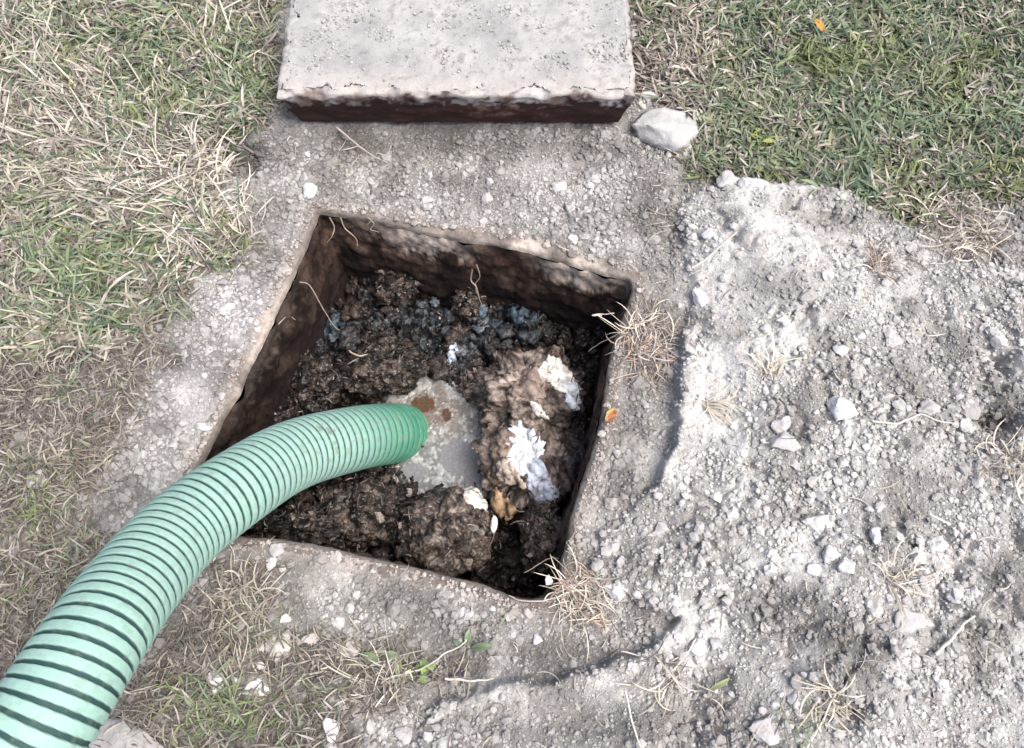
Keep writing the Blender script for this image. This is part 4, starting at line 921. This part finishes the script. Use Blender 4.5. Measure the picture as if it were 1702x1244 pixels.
def single_leaf(u, v, L, w, az, c1, c2, lab, dz=.006, el=.25):
    x0, y0 = G(u, v); z0 = float(Hs(np.array([x0]), np.array([y0]), False)[0]) + dz
    a = np.linspace(-1, 1, 15); b = np.linspace(0, 1, 23); A_, B_ = np.meshgrid(a, b); pr = np.sin(np.pi * (B_ * .94 + .03)) ** .75
    X_ = (B_ - .5) * L; Y_ = A_ * w * .5 * pr * (1 + .12 * pn(B_ * 6, A_ * 0 + 3)); Z_ = .0025 * np.abs(A_) + .003 * np.sin(B_ * 3) + .001 * pn(A_ * 3, B_ * 5)
    V = np.stack([X_, Y_, Z_], 2).reshape(-1, 3); idx = np.arange(V.shape[0]).reshape(23, 15)
    F = np.stack([idx[:-1, :-1].ravel(), idx[:-1, 1:].ravel(), idx[1:, 1:].ravel(), idx[1:, :-1].ravel()], 1)
    col = mixc(c1, c2, ss(.5 + 1.8 * pn(A_ * 1.6, B_ * 2.6, L * 100)).ravel())
    o = mesh_obj('fallen_leaf', V, F, M_leaf, col); o.location = (x0, y0, z0); o.rotation_euler = (.15, el, az); return tag(o, lab, 'leaf')
single_leaf(1014, 693, .026, .014, .9, (.30, .07, .055), (.33, .27, .09), 'small red and yellow fallen leaf on the right rim of the pit', .004)
single_leaf(1352, 62, .026, .011, -1.0, (.50, .22, .04), (.48, .32, .08), 'orange fallen leaf in the grass at the top right', .022)
single_leaf(1270, 250, .022, .008, .2, (.28, .29, .10), (.22, .25, .09), 'yellow green fallen leaf beside the white lump in the grass', .018)
def root(pts, r, lab, col=(.36, .30, .25), name='root', cat='root'):
    q = np.array([(*G(u, v, z), z) for u, v, z in pts]); o0 = q[0].copy(); c = catmull(q - o0, 10)
    c = c + .0012 * np.stack([pn(c[:, 0] * 90, c[:, 1] * 90, k) for k in range(3)], 1)
    V, F = tube(c, np.linspace(r, r * .45, len(c)), 7); n = len(V)
    o = mesh_obj(name, V, F, M_straw, np.tile(col, (n, 1)) * (1 + .2 * pn(V[:, 0] * 200, V[:, 1] * 200, V[:, 2] * 200))[:, None]); o.location = o0; return tag(o, lab, cat)
root([(785,448,-.02),(783,466,-.05),(792,478,-.06),(797,500,-.09),(806,520,-.13)], .0013, 'brown root hanging down the middle of the back wall')
root([(792,440,-.02),(798,460,-.05),(790,476,-.07),(800,505,-.11)], .0009, 'fine root twisted with the one hanging from the back wall')
root([(472,462,-.005),(492,468,-.03),(515,475,-.05),(535,510,-.09),(558,545,-.13),(575,552,-.14)], .0011, 'long thin root arching from the left wall down to the blue smear')
root([(567,572,-.145),(590,590,-.13),(610,590,-.13),(628,578,-.14)], .0018, 'pale curved root lying above the dark muck clod', (.46, .37, .31))
root([(528,352,.004),(520,362,-.01),(530,372,-.02),(526,386,-.035)], .0012, 'short root curling at the back left corner of the pit')
root([(548,362,.002),(556,378,-.02),(552,392,-.03),(544,404,-.045)], .0012, 'short root just right of the back left corner of the pit')
root([(566,362,.002),(574,380,-.02),(590,395,-.035),(594,410,-.05)], .0012, 'longer root slanting down the left part of the back wall')
root([(612,362,.003),(622,372,-.01),(616,382,-.02),(630,386,-.02)], .001, 'tangled rootlet at the top of the back wall, third from the left')
root([(455,545,-.03),(470,532,-.03),(480,525,-.05),(492,532,-.06)], .001, 'forked rootlet low on the left wall')
root([(1000,525,.004),(985,524,.0),(1020,521,.01)], .0016, 'straight straw stub poking over the upper right rim', (.55, .50, .43))
root([(1046,555,.01),(1020,560,-.01),(990,575,-.04),(978,585,-.05)], .001, 'thin root trailing from the reddish tuft into the pit')
root([(955,935,-.01),(925,928,-.03),(905,932,-.04),(885,945,-.04),(872,952,-.03)], .001, 'fine looping root across the near right corner of the pit', (.40, .33, .27))
root([(940,990,.004),(905,998,.006),(875,1000,.006),(845,990,.003)], .0012, 'dry root running along the near rim of the pit', (.46, .40, .35))
root([(820,855,-.10),(822,885,-.105),(815,905,-.11),(806,925,-.12)], .0016, 'dark split twig standing beside the big brown clod', (.15, .11, .09), 'twig', 'twig')
root([(560,212,.012),(590,238,.008),(618,258,.006),(645,272,.006)], .0016, 'straight dry twig on the soil in front of the slab', (.42, .38, .35), 'twig', 'twig')
root([(1150,445,.03),(1172,432,.036),(1195,412,.036),(1225,386,.038)], .0016, 'pale dry stalk slanting across the upper left of the heap', (.60, .57, .52), 'stalk', 'stalk')
root([(1555,1088,.05),(1585,1058,.054),(1605,1035,.054),(1620,1025,.052)], .0022, 'pale thick stalk at the lower right of the heap', (.62, .59, .52), 'stalk', 'stalk')
root([(1545,855,.05),(1565,865,.054),(1580,872,.052)], .0020, 'short pale stalk on the right side of the heap', (.62, .60, .56), 'stalk', 'stalk')
root([(1450,700,.05),(1490,704,.056),(1530,690,.052),(1560,700,.05),(1590,705,.045)], .0016, 'branching pale stalk across the middle right of the heap', (.60, .57, .51), 'stalk', 'stalk')
root([(640,1128,.006),(700,1112,.01),(735,1090,.012),(770,1070,.008),(780,1045,.006)], .0013, 'bent pale stalk rising out of the lime green clover', (.52, .48, .43), 'stalk', 'stalk')
root([(740,1128,.01),(790,1132,.012),(820,1128,.012)], .0016, 'straight pale stalk lying on the curved soil ledge', (.56, .52, .47), 'stalk', 'stalk')
root([(1040,1150,.04),(1050,1195,.046),(1062,1235,.046),(1080,1262,.04)], .0014, 'long pale stalk at the bottom edge below the curved ledge', (.58, .55, .50), 'stalk', 'stalk')
# white capsule shaped fleck next to the twig
o = lump('white_fleck', 821, 872, -.098, 6, 14, .006, lambda x, y, z, n: np.tile((.72, .70, .66), (len(x), 1)), M_paper, 4, .15, 4, -.1)
tag(o, 'small bright white fleck above the split twig, between the clod and the mound', 'paper fleck')
